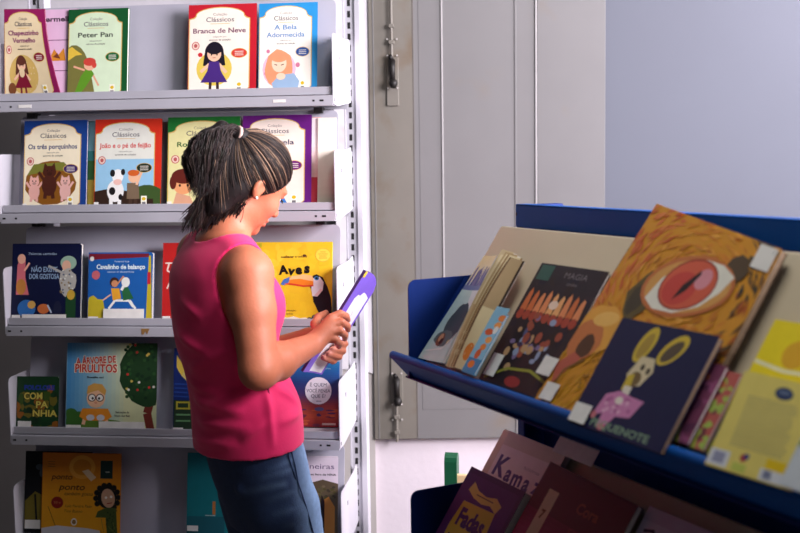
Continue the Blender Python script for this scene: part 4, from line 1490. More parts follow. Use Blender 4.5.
def p_cone(a, b, ra, rb):
    """round cone from a to b"""
    a, b = np.array(a, float), np.array(b, float)
    ab = b - a
    L2 = float(ab @ ab) or 1e-9

    def fn(X, Y, Z):
        px, py, pz = X - a[0], Y - a[1], Z - a[2]
        t = np.clip((px * ab[0] + py * ab[1] + pz * ab[2]) / L2, 0, 1)
        return np.sqrt((px - ab[0] * t) ** 2 + (py - ab[1] * t) ** 2 + (pz - ab[2] * t) ** 2) - (ra + (rb - ra) * t)
    r = max(ra, rb)
    return fn, np.minimum(a, b) - r, np.maximum(a, b) + r


def p_ell(c, axes, rad):
    """ellipsoid with own axes (three unit vectors)"""
    c = np.array(c, float)
    A = [np.array(v, float) for v in axes]

    def fn(X, Y, Z):
        px, py, pz = X - c[0], Y - c[1], Z - c[2]
        k0 = k1 = 0
        for v, r in zip(A, rad):
            q = px * v[0] + py * v[1] + pz * v[2]
            k0 = k0 + (q / r) ** 2
            k1 = k1 + (q / (r * r)) ** 2
        k0 = np.sqrt(k0)
        return k0 * (k0 - 1) / np.maximum(np.sqrt(k1), 1e-6)
    R_ = max(rad)
    return fn, c - R_, c + R_


TH = math.radians(33)
BF = np.array([math.cos(TH), math.sin(TH), 0])       # the way she faces
BR = np.array([math.sin(TH), -math.cos(TH), 0])      # her right
UZ = np.array([0, 0, 1.0])


def p_loft(tab, grow=0.0):
    """stacked ellipses: rows of (centre xyz, half width, half depth), top to bottom"""
    tab = sorted(tab, key=lambda t: t[0][2])
    zs = np.array([t[0][2] for t in tab])
    cx, cy = np.array([t[0][0] for t in tab]), np.array([t[0][1] for t in tab])
    aa, bb = np.array([t[1] for t in tab]) + grow, np.array([t[2] for t in tab]) + grow

    def sm(v, z):
        # smooth (cosine) interpolation keeps the rows from showing as rings
        i = np.clip(np.searchsorted(zs, z) - 1, 0, len(zs) - 2)
        t = np.clip((z - zs[i]) / (zs[i + 1] - zs[i]), 0, 1)
        m = np.gradient(v, zs)
        hh = zs[i + 1] - zs[i]
        t2, t3 = t * t, t * t * t
        return (2 * t3 - 3 * t2 + 1) * v[i] + (t3 - 2 * t2 + t) * hh * m[i] + (-2 * t3 + 3 * t2) * v[i + 1] + (t3 - t2) * hh * m[i + 1]

    def fn(X, Y, Z):
        z = Z.reshape(-1)
        sh = (1, 1, -1)
        px, py = X - sm(cx, z).reshape(sh), Y - sm(cy, z).reshape(sh)
        u = px * BR[0] + py * BR[1]
        v = px * BF[0] + py * BF[1]
        a, b = sm(aa, z).reshape(sh), sm(bb, z).reshape(sh)
        k = np.sqrt((u / a) ** 2 + (v / b) ** 2)
        k1 = np.sqrt((u / (a * a)) ** 2 + (v / (b * b)) ** 2)
        d = k * (k - 1) / np.maximum(k1, 1e-6)
        d = np.where(k < 1e-4, -np.minimum(a, b), d)
        dz = np.maximum(zs[0] - Z, Z - zs[-1])
        return np.maximum(d, dz)
    m = max(aa.max(), bb.max())
    return fn, np.array([cx.min() - m, cy.min() - m, zs[0]]), np.array([cx.max() + m, cy.max() + m, zs[-1]])


TORSO = [(at(219, 240, 2.570), 0.075, 0.055), (at(219, 251, 2.570), 0.128, 0.080), (at(219, 268, 2.568), 0.166, 0.098),
         (at(221, 286, 2.568), 0.172, 0.108), (at(223.5, 305, 2.570), 0.168, 0.113), (at(227.5, 345, 2.58), 0.156, 0.112),
         (at(236, 372, 2.60), 0.156, 0.113), (at(244.5, 400, 2.61), 0.168, 0.121), (at(248, 440, 2.62), 0.176, 0.122), (at(252, 475, 2.625), 0.180, 0.124)]
HIPS = [(at(243, 392, 2.605), 0.142, 0.100), (at(249, 425, 2.615), 0.152, 0.106), (at(255, 452, 2.622), 0.162, 0.109), (at(261.5, 480, 2.63), 0.163, 0.107),
        (at(268, 505, 2.635), 0.160, 0.098), (at(270.5, 525, 2.64), 0.150, 0.088)]
pel = at(268, 500, 2.635)
hipc = [pel + BR * q * 0.082 for q in (1, -1)]
knee = [np.array([-0.285, 2.655, 0.44]) + BR * q * 0.075 + BF * (0.015 * q) for q in (1, -1)]
ankl = [np.array([-0.285, 2.655, 0.075]) + BR * q * 0.085 + BF * (0.03 * q - 0.03) for q in (1, -1)]
toe = [a + BF * 0.15 - UZ * 0.045 + BR * q * 0.02 for a, q in zip(ankl, (1, -1))]

cS = at(220, 268, 2.568)
shR = at(248.5, 275, 2.440)
shL = 2 * cS - shR + np.array([0, 0, 0.016]) + BF * 0.012 + BR * 0.012
elR = at(259, 370, 2.385)
wrR = at(313, 344, 2.590)
elL = at(240, 366, 2.82)
wrL = at(308, 338, 2.785)
nkb = at(224, 241, 2.572)

# head axes: turned to the shelf, bent over the book, tipped a little towards her right
HP, HRL, HS = math.radians(29), math.radians(13), 0.93
HY = math.radians(49)
f0 = np.array([math.cos(HY), math.sin(HY), 0])
r0 = np.array([math.sin(HY), -math.cos(HY), 0])
HF = math.cos(HP) * f0 - math.sin(HP) * UZ
u1 = math.cos(HP) * UZ + math.sin(HP) * f0
HR = math.cos(HRL) * r0 - math.sin(HRL) * u1
HU = math.cos(HRL) * u1 + math.sin(HRL) * r0
HC = at(251.5, 182.5, 2.60)
HAX = (HF, HR, HU)


def hd(f, r, u):
    return HC + HS * (f * HF + r * HR + u * HU)


def hell(f, r, u, a, b, c):
    return p_ell(hd(f, r, u), HAX, (a * HS, b * HS, c * HS))


def hcone(p, q, ra, rb):
    return p_cone(hd(*p), hd(*q), ra * HS, rb * HS)


# ---- hands: palms and finger chains as (points, radii)
def chain(F_, pts, rads, k=0.003):
    G = None
    for a, b, ra, rb in zip(pts[:-1], pts[1:], rads[:-1], rads[1:]):
        F_.add(p_cone(a, b, ra, rb), k)


RK = [at(331, 318, 2.622), at(332, 325, 2.612), at(330, 332, 2.606), at(326.5, 338.5, 2.604)]
RF = [[at(340, 313.5, 2.632), at(346, 316, 2.668), at(348, 320, 2.700)],
      [at(341.5, 322, 2.620), at(347.5, 326, 2.652), at(348, 330, 2.684)],
      [at(340, 331, 2.612), at(345, 335, 2.640), at(345, 339, 2.670)],
      [at(335, 339.5, 2.606), at(339.5, 343, 2.628), at(339, 346.5, 2.654)]]
RT = [at(319, 333, 2.615), at(315, 324, 2.640), at(318.5, 317, 2.670), at(326, 313, 2.700)]
LK = [at(330, 329, 2.800), at(332, 336, 2.795), at(331, 343, 2.790), at(328, 349, 2.785)]
LF = [[at(343, 339, 2.800), at(345, 344, 2.765), at(337, 344, 2.730)],
      [at(342, 347, 2.795), at(343, 351, 2.758), at(332, 349, 2.716)],
      [at(339, 354, 2.790), at(339, 357, 2.750), at(328, 353.5, 2.706)],
      [at(334, 360, 2.785), at(333, 361, 2.745), at(323, 357.5, 2.700)]]
LT = [at(314, 334, 2.775), at(320, 327, 2.765), at(327, 321, 2.752), at(333, 316, 2.742)]

B = Field((-0.66, 2.26, -0.01), (-0.07, 3.02, 1.70), 0.004)
B.add(p_loft(TORSO[:8], -0.014), 0.0)
B.add(p_loft(HIPS, -0.012), 0.01)
for q in (0, 1):
    B.add(p_cone(hipc[q], knee[q], 0.078, 0.050), 0.02)
    B.add(p_cone(knee[q], knee[q] * 0.6 + ankl[q] * 0.4 - BF * 0.012, 0.049, 0.050), 0.02)
    B.add(p_cone(knee[q] * 0.6 + ankl[q] * 0.4 - BF * 0.012, ankl[q], 0.049, 0.035), 0.02)
    B.add(p_cone(ankl[q] - UZ * 0.03, toe[q], 0.036, 0.026), 0.02)
# shoulders, chest, neck
for s_, sg in ((shR, 1), (shL, -1)):
    B.add(p_cone(nkb, s_ + UZ * 0.008 - BR * sg * 0.01, 0.046, 0.047), 0.03)
    B.add(p_ell(at(224, 304, 2.57) + BF * 0.060 + BR * sg * 0.068, (BF, BR, UZ), (0.046, 0.055, 0.055)), 0.03)
B.add(p_cone(nkb - UZ * 0.02, hd(-0.028, 0, -0.045), 0.048, 0.044), 0.03)
# arms
mR = shR * 0.6 + elR * 0.4
for s_, e_, w_ in ((shR, elR, wrR), (shL, elL, wrL)):
    m_ = s_ * 0.62 + e_ * 0.38
    B.add(p_cone(s_, m_, 0.055, 0.049), 0.03)
    B.add(p_cone(m_, e_, 0.049, 0.042), 0.02)
    g_ = e_ * 0.68 + w_ * 0.32
    B.add(p_cone(e_, g_, 0.039, 0.041), 0.02)
    B.add(p_cone(g_, w_, 0.041, 0.0255), 0.02)
# palms and fingers
for (w_, K_, F4, T_) in ((wrR, RK, RF, RT), (wrL, LK, LF, LT)):
    for kk in K_:
        B.add(p_cone(w_, kk, 0.019, 0.0115), 0.010)
    B.add(p_cone(w_, T_[0], 0.019, 0.015), 0.012)
    chain(B, T_, [0.0145, 0.0115, 0.0098, 0.0082], 0.004)
    for kk, ff in zip(K_, F4):
        chain(B, [kk] + ff, [0.0110, 0.0095, 0.0087, 0.0074], 0.0025)
# head
B.add(hell(-0.012, 0, 0.035, 0.092, 0.072, 0.080), 0.02)
B.add(hell(0.030, 0, -0.015, 0.056, 0.060, 0.082), 0.02)
B.add(hell(0.028, 0, -0.068, 0.052, 0.049, 0.040), 0.025)
B.add(hell(0.073, 0, -0.098, 0.017, 0.018, 0.015), 0.02)
for q in (1, -1):
    B.add(hell(0.052, 0.036 * q, -0.030, 0.028, 0.026, 0.028), 0.015)
    B.add(hell(0.074, 0.026 * q, 0.020, 0.014, 0.024, 0.010), 0.012)
    B.add(hell(0.086, 0.032 * q, -0.003, 0.011, 0.016, 0.011), 0.010, sub=True)
    B.add(hell(0.100, 0.0105 * q, -0.037, 0.010, 0.0075, 0.007), 0.006)
    B.add(hell(0.073, 0.031 * q, 0.006, 0.0125, 0.0155, 0.005), 0.004)
    # ears
    B.add(hell(-0.026, 0.073 * q, -0.012, 0.017, 0.008, 0.027), 0.003)
    B.add(hell(-0.020, 0.082 * q, -0.008, 0.010, 0.006, 0.017), 0.004, sub=True)
    B.add(hell(-0.021, 0.072 * q, -0.035, 0.008, 0.006, 0.008), 0.004)
    B.add(hell(-0.012, 0.074 * q, -0.014, 0.005, 0.004, 0.008), 0.003)
B.add(hcone((0.086, 0, 0.008), (0.112, 0, -0.033), 0.0075, 0.0105), 0.010)
B.add(hell(0.090, 0, -0.0605, 0.011, 0.021, 0.0065), 0.005)
B.add(hell(0.089, 0, -0.0735, 0.0105, 0.018, 0.0070), 0.005)
V, Fq = B.mesh()
BODY_TOP = V[:, 2].max()


def np_mesh(name, V, Fq, parent, m, smooth=True, cols=None, iters=0):
    if iters:
        e = np.concatenate([Fq[:, [0, 1]], Fq[:, [1, 2]], Fq[:, [2, 3]], Fq[:, [3, 0]]])
        for _ in range(iters):
            acc = np.zeros_like(V)
            cn = np.zeros(len(V))
            for i, j in ((0, 1), (1, 0)):
                for ax_ in range(3):
                    acc[:, ax_] += np.bincount(e[:, i], V[e[:, j], ax_], len(V))
                cn += np.bincount(e[:, i], minlength=len(V))
            V = 0.5 * V + 0.5 * acc / np.maximum(cn, 1)[:, None]
    me = bpy.data.meshes.new(name)
    me.vertices.add(len(V))
    me.vertices.foreach_set('co', V.astype(np.float32).ravel())
    me.loops.add(Fq.size)
    me.loops.foreach_set('vertex_index', Fq.astype(np.int32).ravel())
    me.polygons.add(len(Fq))
    me.polygons.foreach_set('loop_start', np.arange(0, Fq.size, 4, dtype=np.int32))
    me.update(calc_edges=True)
    me.validate()
    if smooth:
        me.polygons.foreach_set('use_smooth', np.ones(len(me.polygons), bool))
    if cols is not None:
        a = me.color_attributes.new('print', 'FLOAT_COLOR', 'POINT')
        a.data.foreach_set('color', np.concatenate([cols, np.ones((len(cols), 1))], 1).astype(np.float32).ravel())
    return link(name, me, parent, m)


SKIN = np.array(lin((184, 108, 80)))
cols = np.tile(SKIN, (len(V), 1))


def tint(pt, rad, col, amt):
    d = np.linalg.norm((V - np.array(pt)) / rad, axis=1)
    w = np.clip(1.4 - d, 0, 1)[:, None] * amt
    cols[:] = cols * (1 - w) + np.array(lin(col)) * w


for u_ in (-0.0605, -0.0735):
    for r_ in (-0.010, 0, 0.010):
        tint(hd(0.096, r_, u_), 0.010 * HS, (176, 84, 84), 0.7)
for q in (1, -1):
    tint(hd(0.060, 0.045 * q, -0.032), 0.026, (214, 124, 104), 0.35)
for ff in RF + LF:
    tint(ff[-1], 0.012, (216, 140, 126), 0.5)
tint(elR, 0.03, (180, 110, 88), 0.35)
M_SKIN = mat('skin', rough=0.5, spec=0.35, noise=0.05, scale=40, attr='print', sss=0.10, bump=0.05, bscale=160)
woman = np_mesh('person', V, Fq, None, M_SKIN, cols=cols, iters=1)
tag(woman, 'dark-haired woman in a pink sleeveless top and jeans reading a purple book', 'person')

# ---- eyes, lashes, brows, ear stud
M_EYE = mat('eye_white', (230, 224, 220), 0.2)
M_DARK = mat('dark_brow_hair', (34, 24, 22), 0.6)
for q in (1, -1):
    bm = bmesh.new()
    bmesh.ops.create_uvsphere(bm, u_segments=20, v_segments=14, radius=0.0115)
    bmesh.ops.translate(bm, verts=bm.verts[:], vec=hd(0.068, 0.031 * q, -0.003))
    ey = obj('eye', bm, M_EYE, woman, True)
    bm = bmesh.new()
    bmesh.ops.create_uvsphere(bm, u_segments=16, v_segments=10, radius=0.006)
    bmesh.ops.translate(bm, verts=bm.verts[:], vec=hd(0.075, 0.031 * q, -0.007))
    obj('iris', bm, mat('dark_iris', (40, 24, 18), 0.15), ey, True)
    bm = bmesh.new()
    add_tube(bm, [hd(0.083, 0.018 * q, -0.001), hd(0.0875, 0.029 * q, 0.0005), hd(0.084, 0.040 * q, -0.002), hd(0.080, 0.046 * q, -0.007)], [0.001, 0.0022, 0.0022, 0.001], 8)
    add_tube(bm, [hd(0.0865, 0.029 * q, 0.0003), hd(0.096, 0.030 * q, -0.004)], [0.002, 0.0008], 6)
    obj('eyelash', bm, M_DARK, woman, True)
    bm = bmesh.new()
    add_tube(bm, [hd(0.089, 0.012 * q, 0.020), hd(0.087, 0.028 * q, 0.026), hd(0.073, 0.046 * q, 0.020)], [0.0018, 0.0026, 0.001], 8)
    obj('eyebrow', bm, M_DARK, woman, True)
bm = bmesh.new()
bmesh.ops.create_uvsphere(bm, u_segments=12, v_segments=8, radius=0.0034)
bmesh.ops.translate(bm, verts=bm.verts[:], vec=hd(-0.022, 0.079, -0.037))
obj('ear_stud', bm, mat('pearl_stud', (240, 236, 232), 0.15), woman, True)

# ---- the pink top
M_PINK = mat('pink_jersey', (236, 28, 102), 0.75, noise=0.03, scale=30, sheen=0.15, bump=0.06, bscale=260)
T = Field((-0.66, 2.30, 0.74), (-0.09, 2.98, 1.46), 0.004)
T.add(p_loft(TORSO, 0.0), 0.0)
for s_, sg in ((shR, 1), (shL, -1)):
    T.add(p_cone(nkb, s_ + UZ * 0.008 - BR * sg * 0.01, 0.054, 0.055), 0.03)
    T.add(p_ell(at(224, 304, 2.57) + BF * 0.060 + BR * sg * 0.066, (BF, BR, UZ), (0.054, 0.062, 0.062)), 0.04)
# the hem hangs lower at the back
h0, h1, h2 = at(195, 448, 2.62), at(225, 458, 2.51), at(306, 428, 2.68)
hn = np.cross(h1 - h0, h2 - h0)
hn = hn / np.linalg.norm(hn) * (-1 if hn[2] > 0 else 1)
T.cut(lambda X, Y, Z: (X - h0[0]) * hn[0] + (Y - h0[1]) * hn[1] + (Z - h0[2]) * hn[2])
for s_, e_, sg in ((shR, elR, 1), (shL, elL, -1)):
    o_ = 0.010 if sg > 0 else 0.045
    T.add(p_cone(s_ - UZ * 0.004 + BR * sg * o_, s_ * 0.74 + e_ * 0.26 + BR * sg * (o_ - 0.006), 0.076, 0.070), 0.008, sub=True)
    T.add(p_cone(s_ * 0.8 + e_ * 0.2, e_, 0.060, 0.05), 0.004, sub=True)
T.add(p_ell(nkb + UZ * 0.040 + BF * 0.012, (BF, BR, UZ), (0.098, 0.088, 0.062)), 0.006, sub=True)
Vt, Ft = T.mesh()


def fold(Vx, a, b, wd, amp, side):
    """soft cloth crease: a raised ridge along the line a-b seen on the near side of the body"""
    ab = b - a
    L = np.linalg.norm(ab)
    q = Vx - a
    t = (q @ ab) / L / L
    e = np.linalg.norm(q - np.clip(t, 0, 1)[:, None] * ab, axis=1)
    w = np.exp(-(e / wd) ** 2) * np.clip(np.sin(np.clip(t * 0.8 + 0.1, 0, 1) * math.pi), 0, 1)
    ax2 = np.array([np.interp(Vx[:, 2], [r[0][2] for r in TORSO[::-1]], [r[0][i] for r in TORSO[::-1]]) for i in (0, 1)]).T
    out = np.concatenate([Vx[:, :2] - ax2, np.zeros((len(Vx), 1))], 1)
    out /= np.linalg.norm(out, axis=1)[:, None] + 1e-6
    Vx += out * (w * amp)[:, None]


for a_, b_, wd_, am_ in (((182, 396), (240, 412), .016, .008), ((186, 420), (246, 428), .015, .007), ((190, 438), (232, 446), .014, .006),
                         ((186, 372), (228, 350), .015, .007), ((184, 380), (220, 396), .013, .006), ((172, 330), (206, 356), .016, .007),
                         ((204, 408), (252, 388), .014, .007), ((240, 440), (268, 420), .013, .006), ((266, 378), (273, 446), .010, .006),
                         ((276, 385), (302, 402), .014, .006), ((280, 424), (304, 410), .014, .005), ((176, 300), (198, 318), .014, .005), ((230, 330), (238, 372), .014, .006)):
    pts_ = []
    for (x_, y_) in (a_, b_):
        d_ = (x_ - 400) / F_PX * rt + (266.5 - y_) / F_PX * up + fwd
        d_ = d_ / np.linalg.norm(d_)
        q_ = Vt - EYE
        t_ = q_ @ d_
        o_ = np.linalg.norm(q_ - t_[:, None] * d_, axis=1)
        k_ = o_ < 0.012
        pts_.append(EYE + d_ * t_[k_].min() if k_.any() else at(x_, y_, 2.55))
    fold(Vt, pts_[0], pts_[1], wd_ * 0.9, am_ * 1.5, 1)
top = np_mesh('sleeveless_top', Vt, Ft, woman, M_PINK, iters=2)
# hem, neckline and seam stitching
bm = bmesh.new()
add_tube(bm, [at(266, 372, 2.463), at(269, 395, 2.468), at(271, 420, 2.477), at(273, 449, 2.489)], 0.0022, 8)
obj('side_seam', bm, mat('pink_seam', (150, 20, 66), 0.8), top, True)

# ---- jeans
M_DENIM = mat('blue_denim', rough=0.8, noise=0.10, scale=90, attr='print', bump=0.12, bscale=300)
J = Field((-0.60, 2.35, 0.03), (-0.08, 2.95, 0.99), 0.0045)
J.add(p_loft(HIPS, 0.0), 0.0)
for q in (0, 1):
    J.add(p_cone(hipc[q], knee[q], 0.087, 0.060), 0.012)
    J.add(p_cone(knee[q], knee[q] * 0.6 + ankl[q] * 0.4 - BF * 0.012, 0.059, 0.058), 0.02)
    J.add(p_cone(knee[q] * 0.6 + ankl[q] * 0.4 - BF * 0.012, ankl[q] + UZ * 0.01, 0.057, 0.046), 0.02)
for a_, b_, r_ in ((at(262, 478, 2.515), at(300, 466, 2.57), 0.006), (at(268, 500, 2.52), at(304, 488, 2.58), 0.006), (at(275, 512, 2.53), at(312, 505, 2.59), 0.006),
                   (at(240, 490, 2.51), at(280, 484, 2.53), 0.006), (at(284, 522, 2.54), at(314, 520, 2.59), 0.005)):
    J.add(p_cone(a_, b_, r_ * 0.5, r_), 0.024)
J.cut(lambda X, Y, Z: Z - 0.972)
J.cut(lambda X, Y, Z: 0.055 - Z + 0 * X)
Vj, Fj = J.mesh()
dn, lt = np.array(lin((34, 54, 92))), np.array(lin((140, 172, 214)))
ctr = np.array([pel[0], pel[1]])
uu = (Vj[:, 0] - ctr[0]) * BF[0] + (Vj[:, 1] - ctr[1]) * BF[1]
w_ = np.clip((uu + 0.02) / 0.07, 0, 1)[:, None] * 0.85  # light painted into the front of the denim, along with thigh fade
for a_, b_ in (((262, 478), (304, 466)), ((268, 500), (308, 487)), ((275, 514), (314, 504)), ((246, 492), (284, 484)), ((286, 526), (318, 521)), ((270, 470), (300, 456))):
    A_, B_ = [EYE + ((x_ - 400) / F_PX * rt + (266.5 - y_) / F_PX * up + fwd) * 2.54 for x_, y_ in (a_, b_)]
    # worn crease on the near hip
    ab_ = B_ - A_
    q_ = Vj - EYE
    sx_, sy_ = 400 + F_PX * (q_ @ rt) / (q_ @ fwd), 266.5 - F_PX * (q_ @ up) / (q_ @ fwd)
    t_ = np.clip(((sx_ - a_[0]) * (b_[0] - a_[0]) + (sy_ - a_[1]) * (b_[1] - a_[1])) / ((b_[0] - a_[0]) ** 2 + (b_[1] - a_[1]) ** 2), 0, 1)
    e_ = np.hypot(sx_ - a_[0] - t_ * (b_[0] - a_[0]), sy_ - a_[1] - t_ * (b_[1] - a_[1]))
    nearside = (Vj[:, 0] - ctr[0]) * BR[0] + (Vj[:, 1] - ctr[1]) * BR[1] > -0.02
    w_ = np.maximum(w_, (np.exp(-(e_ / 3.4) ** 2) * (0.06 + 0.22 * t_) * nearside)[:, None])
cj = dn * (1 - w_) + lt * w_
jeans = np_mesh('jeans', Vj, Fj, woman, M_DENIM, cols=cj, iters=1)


def on_surface(Vs, px, py, lift=0.0015):
    """nearest point of a mesh under a line of sight, used to lay seams on the cloth"""
    d = (px - 400) / F_PX * rt + (266.5 - py) / F_PX * up + fwd
    d = d / np.linalg.norm(d)
    q = Vs - EYE
    t = q @ d
    off = np.linalg.norm(q - t[:, None] * d, axis=1)
    k = off < 0.012
    if not k.any():
        return at(px, py, 2.55)
    kk = np.where(k)[0]
    b_ = kk[np.argmin(t[kk] + 6 * off[kk])]
    return EYE + d * (t[b_] - lift)


M_STITCH = mat('denim_stitching', (40, 60, 100), 0.8)
for name, pts in (('side_seam', [(291, 449), (295, 465), (298, 482), (305, 503), (310, 520), (314, 536)]),
                  ('pocket_seam', [(288, 448), (289, 458), (293, 470), (296, 479)])):
    bm = bmesh.new()
    add_tube(bm, [on_surface(Vj, *p) for p in pts], 0.0016, 8)
    obj(name, bm, M_STITCH, jeans, True)

# ---- shoes
M_SHOE = mat('dark_shoe', (50, 44, 44), 0.6)
for q in (0, 1):
    S = Field(np.minimum(ankl[q], toe[q]) - 0.09, np.maximum(ankl[q], toe[q]) + 0.09, 0.006)
    S.add(p_cone(ankl[q] - UZ * 0.03 - BF * 0.012, toe[q] + BF * 0.015, 0.045, 0.036), 0)
    S.cut(lambda X, Y, Z: 0.001 - Z + 0 * X)
    S.cut(lambda X, Y, Z: Z - 0.085 + 0 * X)
    Vs_, Fs_ = S.mesh()
    np_mesh('shoe', Vs_, Fs_, woman, M_SHOE, iters=2)

# ---- hair
M_HAIR = mat('dark_brown_hair', rough=0.55, noise=0.08, scale=60, attr='print', spec=0.3)
HCAP = (-0.012, 0.0, 0.035)


def capdist(p):
    """head-local coordinates of a world point"""
    q = (np.array(p) - HC) / HS
    return q @ HF, q @ HR, q @ HU


Hh = Field(HC - 0.16, HC + 0.16, 0.0035)
Hh.add(hell(-0.013, 0, 0.036, 0.101, 0.0815, 0.090), 0)
Hh.add(hell(-0.050, 0, -0.030, 0.050, 0.060, 0.060), 0.03)
Hh.add(hcone((-0.052, 0, -0.040), (-0.052, 0, -0.092), 0.052, 0.046), 0.02)


def hair_edge(f):
    return np.where(f > -0.02, 1.12 * f - 0.010 - 0.02 * np.sin((f + 0.03) * 26), -0.0375 + 1.9 * (f + 0.02))


def hairline(X, Y, Z):
    px, py, pz = (X - HC[0]) / HS, (Y - HC[1]) / HS, (Z - HC[2]) / HS
    f = px * HF[0] + py * HF[1] + pz * HF[2]
    u = px * HU[0] + py * HU[1] + pz * HU[2]
    return (hair_edge(f) - u) * 0.66 * HS


Hh.cut(hairline)
knot = hd(-0.104, 0.004, 0.080)
Hh.add(p_cone(hd(-0.070, 0, 0.065), knot, 0.030, 0.018), 0.02)
# ponytail core: rises from the tie, then hangs
TAIL = [knot, at(222, 127.5, 2.520), at(208, 139, 2.502), at(205, 162, 2.492), at(205, 186, 2.490)]
TR_ = [0.014, 0.024, 0.038, 0.044, 0.026]
Hf = Field(np.min(TAIL, 0) - 0.08, np.max(TAIL, 0) + 0.08, 0.004)
for a_, b_, ra, rb in zip(TAIL[:-1], TAIL[1:], TR_[:-1], TR_[1:]):
    Hf.add(p_cone(a_, b_, ra * 0.55, rb * 0.55), 0.015)
Vh, Fh = Hh.mesh()
dk = np.array(lin((26, 19, 20)))
hair = np_mesh('hair', Vh, Fh, woman, M_HAIR, cols=np.tile(dk, (len(Vh), 1)), iters=1)
Vp, Fp = Hf.mesh()
pony = np_mesh('ponytail', Vp, Fp, hair, M_HAIR, cols=np.tile(dk, (len(Vp), 1)), iters=1)

hr = np.random.RandomState(7)


def strands(name, paths, cols_, rad, parent, seg=4):
    """many thin tapering locks as one mesh of tubes"""
    Vs_, Fs_, Cs_ = [], [], []
    base = 0
    for P_, c_, r_ in zip(paths, cols_, rad):
        P_ = np.array(P_)
        n = len(P_)
        tan = np.gradient(P_, axis=0)
        tan /= np.linalg.norm(tan, axis=1)[:, None] + 1e-9
        ref = np.array([0.3, -0.9, 0.2])
        nx = np.cross(tan, ref)
        nx /= np.linalg.norm(nx, axis=1)[:, None] + 1e-9
        ny = np.cross(tan, nx)
        tt = np.linspace(0, 1, n)
        rr = r_ * np.minimum(1, np.minimum(tt * 6 + 0.3, (1 - tt) * 4 + 0.15))
        for k in range(seg):
            a = 2 * math.pi * k / seg
            Vs_.append(P_ + (nx * math.cos(a) + ny * math.sin(a)) * rr[:, None])
        i = np.arange(n - 1)
        for k in range(seg):
            k2 = (k + 1) % seg
            Fs_.append(np.stack([base + k * n + i, base + k2 * n + i, base + k2 * n + i + 1, base + k * n + i + 1], 1))
        Cs_.append(np.tile(c_, (n * seg, 1)))
        base += n * seg
    return np_mesh(name, np.concatenate(Vs_), np.concatenate(Fs_), parent, M_HAIR, cols=np.concatenate(Cs_))


def hcol(p_light):
    x = hr.rand()
    if x < p_light:
        k_ = hr.uniform(0.75, 1.15)
        return np.array(lin((136 * k_, 108 * k_, 88 * k_)))
    if x < p_light + 0.25:
        return np.array(lin((54, 38, 34)))
    return np.array(lin((26 + hr.randint(0, 12), 19 + hr.randint(0, 8), 19 + hr.randint(0, 8))))


RADC = np.array([0.1035, 0.084, 0.0925])
CC = np.array([-0.013, 0, 0.036])
kl = np.array([-0.104, 0.004, 0.080]) - CC
kd = kl / RADC
kd /= np.linalg.norm(kd)
paths, cl, rd = [], [], []
edge = np.array([capdist(v) for v in Vh[::1]])
hl = hair_edge(edge[:, 0])
near = np.where((edge[:, 2] - hl < 0.008) & (np.linalg.norm((edge - CC) / RADC, axis=1) > 0.86))[0]
allv = np.where(np.linalg.norm((edge - CC) / RADC, axis=1) > 0.86)[0]
for i in range(1900):
    v = edge[hr.choice(near) if hr.rand() < 0.6 else hr.choice(allv)]
    d0 = (v - CC) / RADC
    r0_ = np.linalg.norm(d0)
    d0 /= r0_
    lift = 1.0 + abs(hr.normal(0, 0.012))
    pts = []
    for t in np.linspace(0, 1, 12):
        d = d0 * (1 - t) + kd * t
        d /= np.linalg.norm(d) + 1e-9
        wv = 0.010 * math.sin(t * 6 + i)
        d = d + wv * np.cross(d, kd)
        d /= np.linalg.norm(d)
        rr_ = r0_ * (1 - t) ** 2 + 1.0 * (1 - (1 - t) ** 2)
        q = CC + d * RADC * (rr_ * lift + 0.05 * t ** 4)
        pts.append(hd(*q))
    paths.append(pts)
    cl.append(hcol(0.26 if d0[0] > -0.1 else 0.08))
    rd.append(hr.uniform(0.0006, 0.0011))
strands('hair_strands', paths, cl, rd, hair)

paths, cl, rd = [], [], []
Tn = np.array(TAIL)
for i in range(1500):
    long_ = hr.rand() < 0.16
    ang, rr = hr.uniform(0, 2 * math.pi), math.sqrt(hr.rand())
    e1, e2 = np.array([0.94, 0.1, 0.3]), np.array([0.2, 0.95, -0.2])
    pts = []
    end = hr.uniform(0.80, 1.16)
    ph = hr.uniform(0, 6.28)
    for t in np.linspace(0, 1, 16):
        s_ = t * end * (len(Tn) - 1)
        k = min(int(s_), len(Tn) - 2)
        u_ = s_ - k
        p = Tn[k] * (1 - u_) + Tn[k + 1] * u_
        # soften the polyline
        if 0 < k:
            p = p * 0.8 + 0.2 * (Tn[k - 1] * (1 - u_) + Tn[k] * u_)
        r_ = np.interp(s_, [0, 1, 2, 3, 4, 5], [0.011, 0.024, 0.040, 0.046, 0.034, 0.020]) * (0.75 + 0.3 * rr)
        wv = 0.007 * math.sin(t * 12 + ph) + 0.005 * math.sin(t * 25 + 2 * ph)
        p = p + (e1 * math.cos(ang) + e2 * math.sin(ang)) * (r_ * rr + wv * min(1, 3 * t))
        pts.append(p)
    paths.append(pts)
    cl.append(hcol(0.012))
    rd.append(hr.uniform(0.0008, 0.0015))
for i in range(420):
    # loose locks at the nape, falling behind the tail
    x0, y0 = hr.uniform(203, 240), hr.uniform(178, 202)
    x1, y1 = x0 - hr.uniform(6, 26), hr.uniform(206, 228) + max(0, 12 - abs(x0 - 212) * .6)
    ph = hr.uniform(0, 6.28)
    Y0 = 2.515 + (x0 - 203) * 0.0002
    pts = []
    for t in np.linspace(0, 1, 10):
        pts.append(at(x0 * (1 - t) + x1 * t + 1.6 * math.sin(t * 8 + ph), y0 * (1 - t) + y1 * t, Y0 + hr.uniform(-.0008, .0008) + 0.03 * t * (x0 - 200) / 36))
    paths.append(pts)
    cl.append(hcol(0.02))
    rd.append(hr.uniform(0.0008, 0.0014))
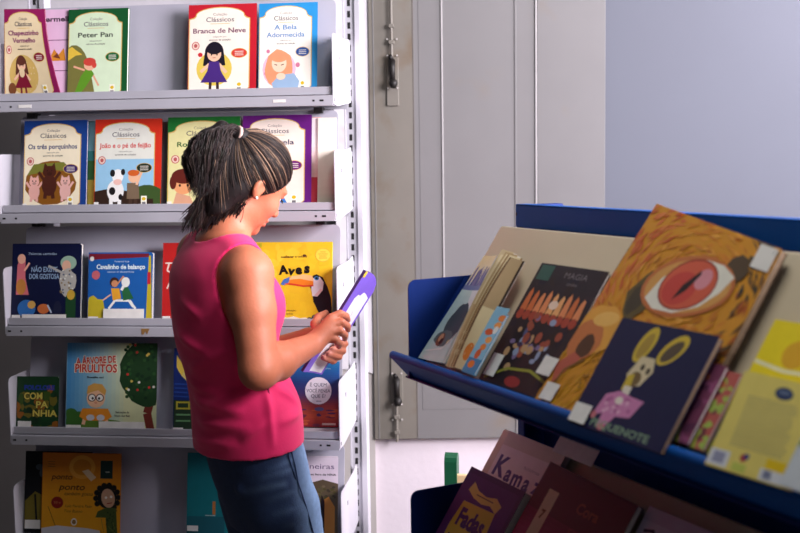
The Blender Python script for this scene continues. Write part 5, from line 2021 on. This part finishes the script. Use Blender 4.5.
for i in range(260):
    # short hair at the nape, swept down from behind the ear
    x0, y0 = hr.uniform(222, 247), hr.uniform(192, 206)
    x1, y1 = x0 - hr.uniform(10, 26), y0 + hr.uniform(16, 34)
    ph = hr.uniform(0, 6.28)
    pts = []
    for t in np.linspace(0, 1, 10):
        pts.append(at(x0 * (1 - t) + x1 * t + 1.2 * math.sin(t * 6 + ph), y0 * (1 - t) + y1 * t - 3 * math.sin(t * 3.1), 2.512 + (x0 - 222) * 0.0006 + hr.uniform(-.0006, .0006) + 0.012 * t))
    paths.append(pts)
    cl.append(hcol(0.02))
    rd.append(hr.uniform(0.0006, 0.0011))
strands('ponytail_strands', paths, cl, rd, pony)
bm = bmesh.new()
kdv = np.array(TAIL[1]) - np.array(TAIL[0])
kdv /= np.linalg.norm(kdv)
n1 = np.cross(kdv, [0.3, -0.9, 0.2]); n1 /= np.linalg.norm(n1); n2 = np.cross(kdv, n1)
add_tube(bm, [knot + kdv * 0.006 + (n1 * math.cos(q) + n2 * math.sin(q)) * 0.0155 for q in np.linspace(0, 2 * math.pi, 21)], 0.0042, 8, cap=False)
obj('hair_tie', bm, mat('pale_hair_tie', (206, 170, 160), 0.7), hair, True)

# ---- the book she holds
A_f, B_f = at(366, 271, 2.665), at(303, 372, 2.650)
N_dir = at(374, 291, 2.785) - A_f
Lv = B_f - A_f
lx = Lv / np.linalg.norm(Lv)
wy = N_dir - lx * (N_dir @ lx)
wW = float(np.linalg.norm(wy))
wy /= wW
nz = np.cross(lx, wy)
LEN = float(np.linalg.norm(Lv))
# local frame: x from the far edge to the near edge, z from the foot to the head, outer cover towards -y
hm_ = frame(B_f, wy, np.cross(-lx, wy), -lx)
c = Canvas(wW, LEN, (0, 0, 60, 140), (124, 92, 206))
c.poly([(20, 36), (26, 30), (32, 31), (38, 25), (46, 26), (56, 30), (56, 138), (20, 138)], (240, 238, 244))
for (x, y) in ((30, 60), (38, 52), (44, 64), (34, 78), (42, 84)):
    c.line([(x, y), (x + 3, y + 4), (x + 1, y + 8)], 0.9, (170, 176, 160))
c.rect(0, 0, 9, 8, (226, 196, 60))
c.v = [(x, y * 10, z) for x, y, z in c.v]


def warp_round(u, y, v, w, h):
    # rounded outer corners at head and foot
    r = 0.36
    x, z = u * w, v * h
    if v > 0.8 and u > 0.4:
        t = (u - 0.4) / 0.6
        z = h * (0.8 + (v - 0.8) / 0.2 * (0.2 - 0.14 * (1 - math.sqrt(max(0, 1 - t * t)))))
    return (x, y + 0.004 * math.sin(u * 3.1), z)


hb = book(hm_, wW, LEN, 0.007, c, 'thin purple book with white cover panel in the woman\'s hands', None, (70, 54, 110), warp=warp_round, cuts=12)
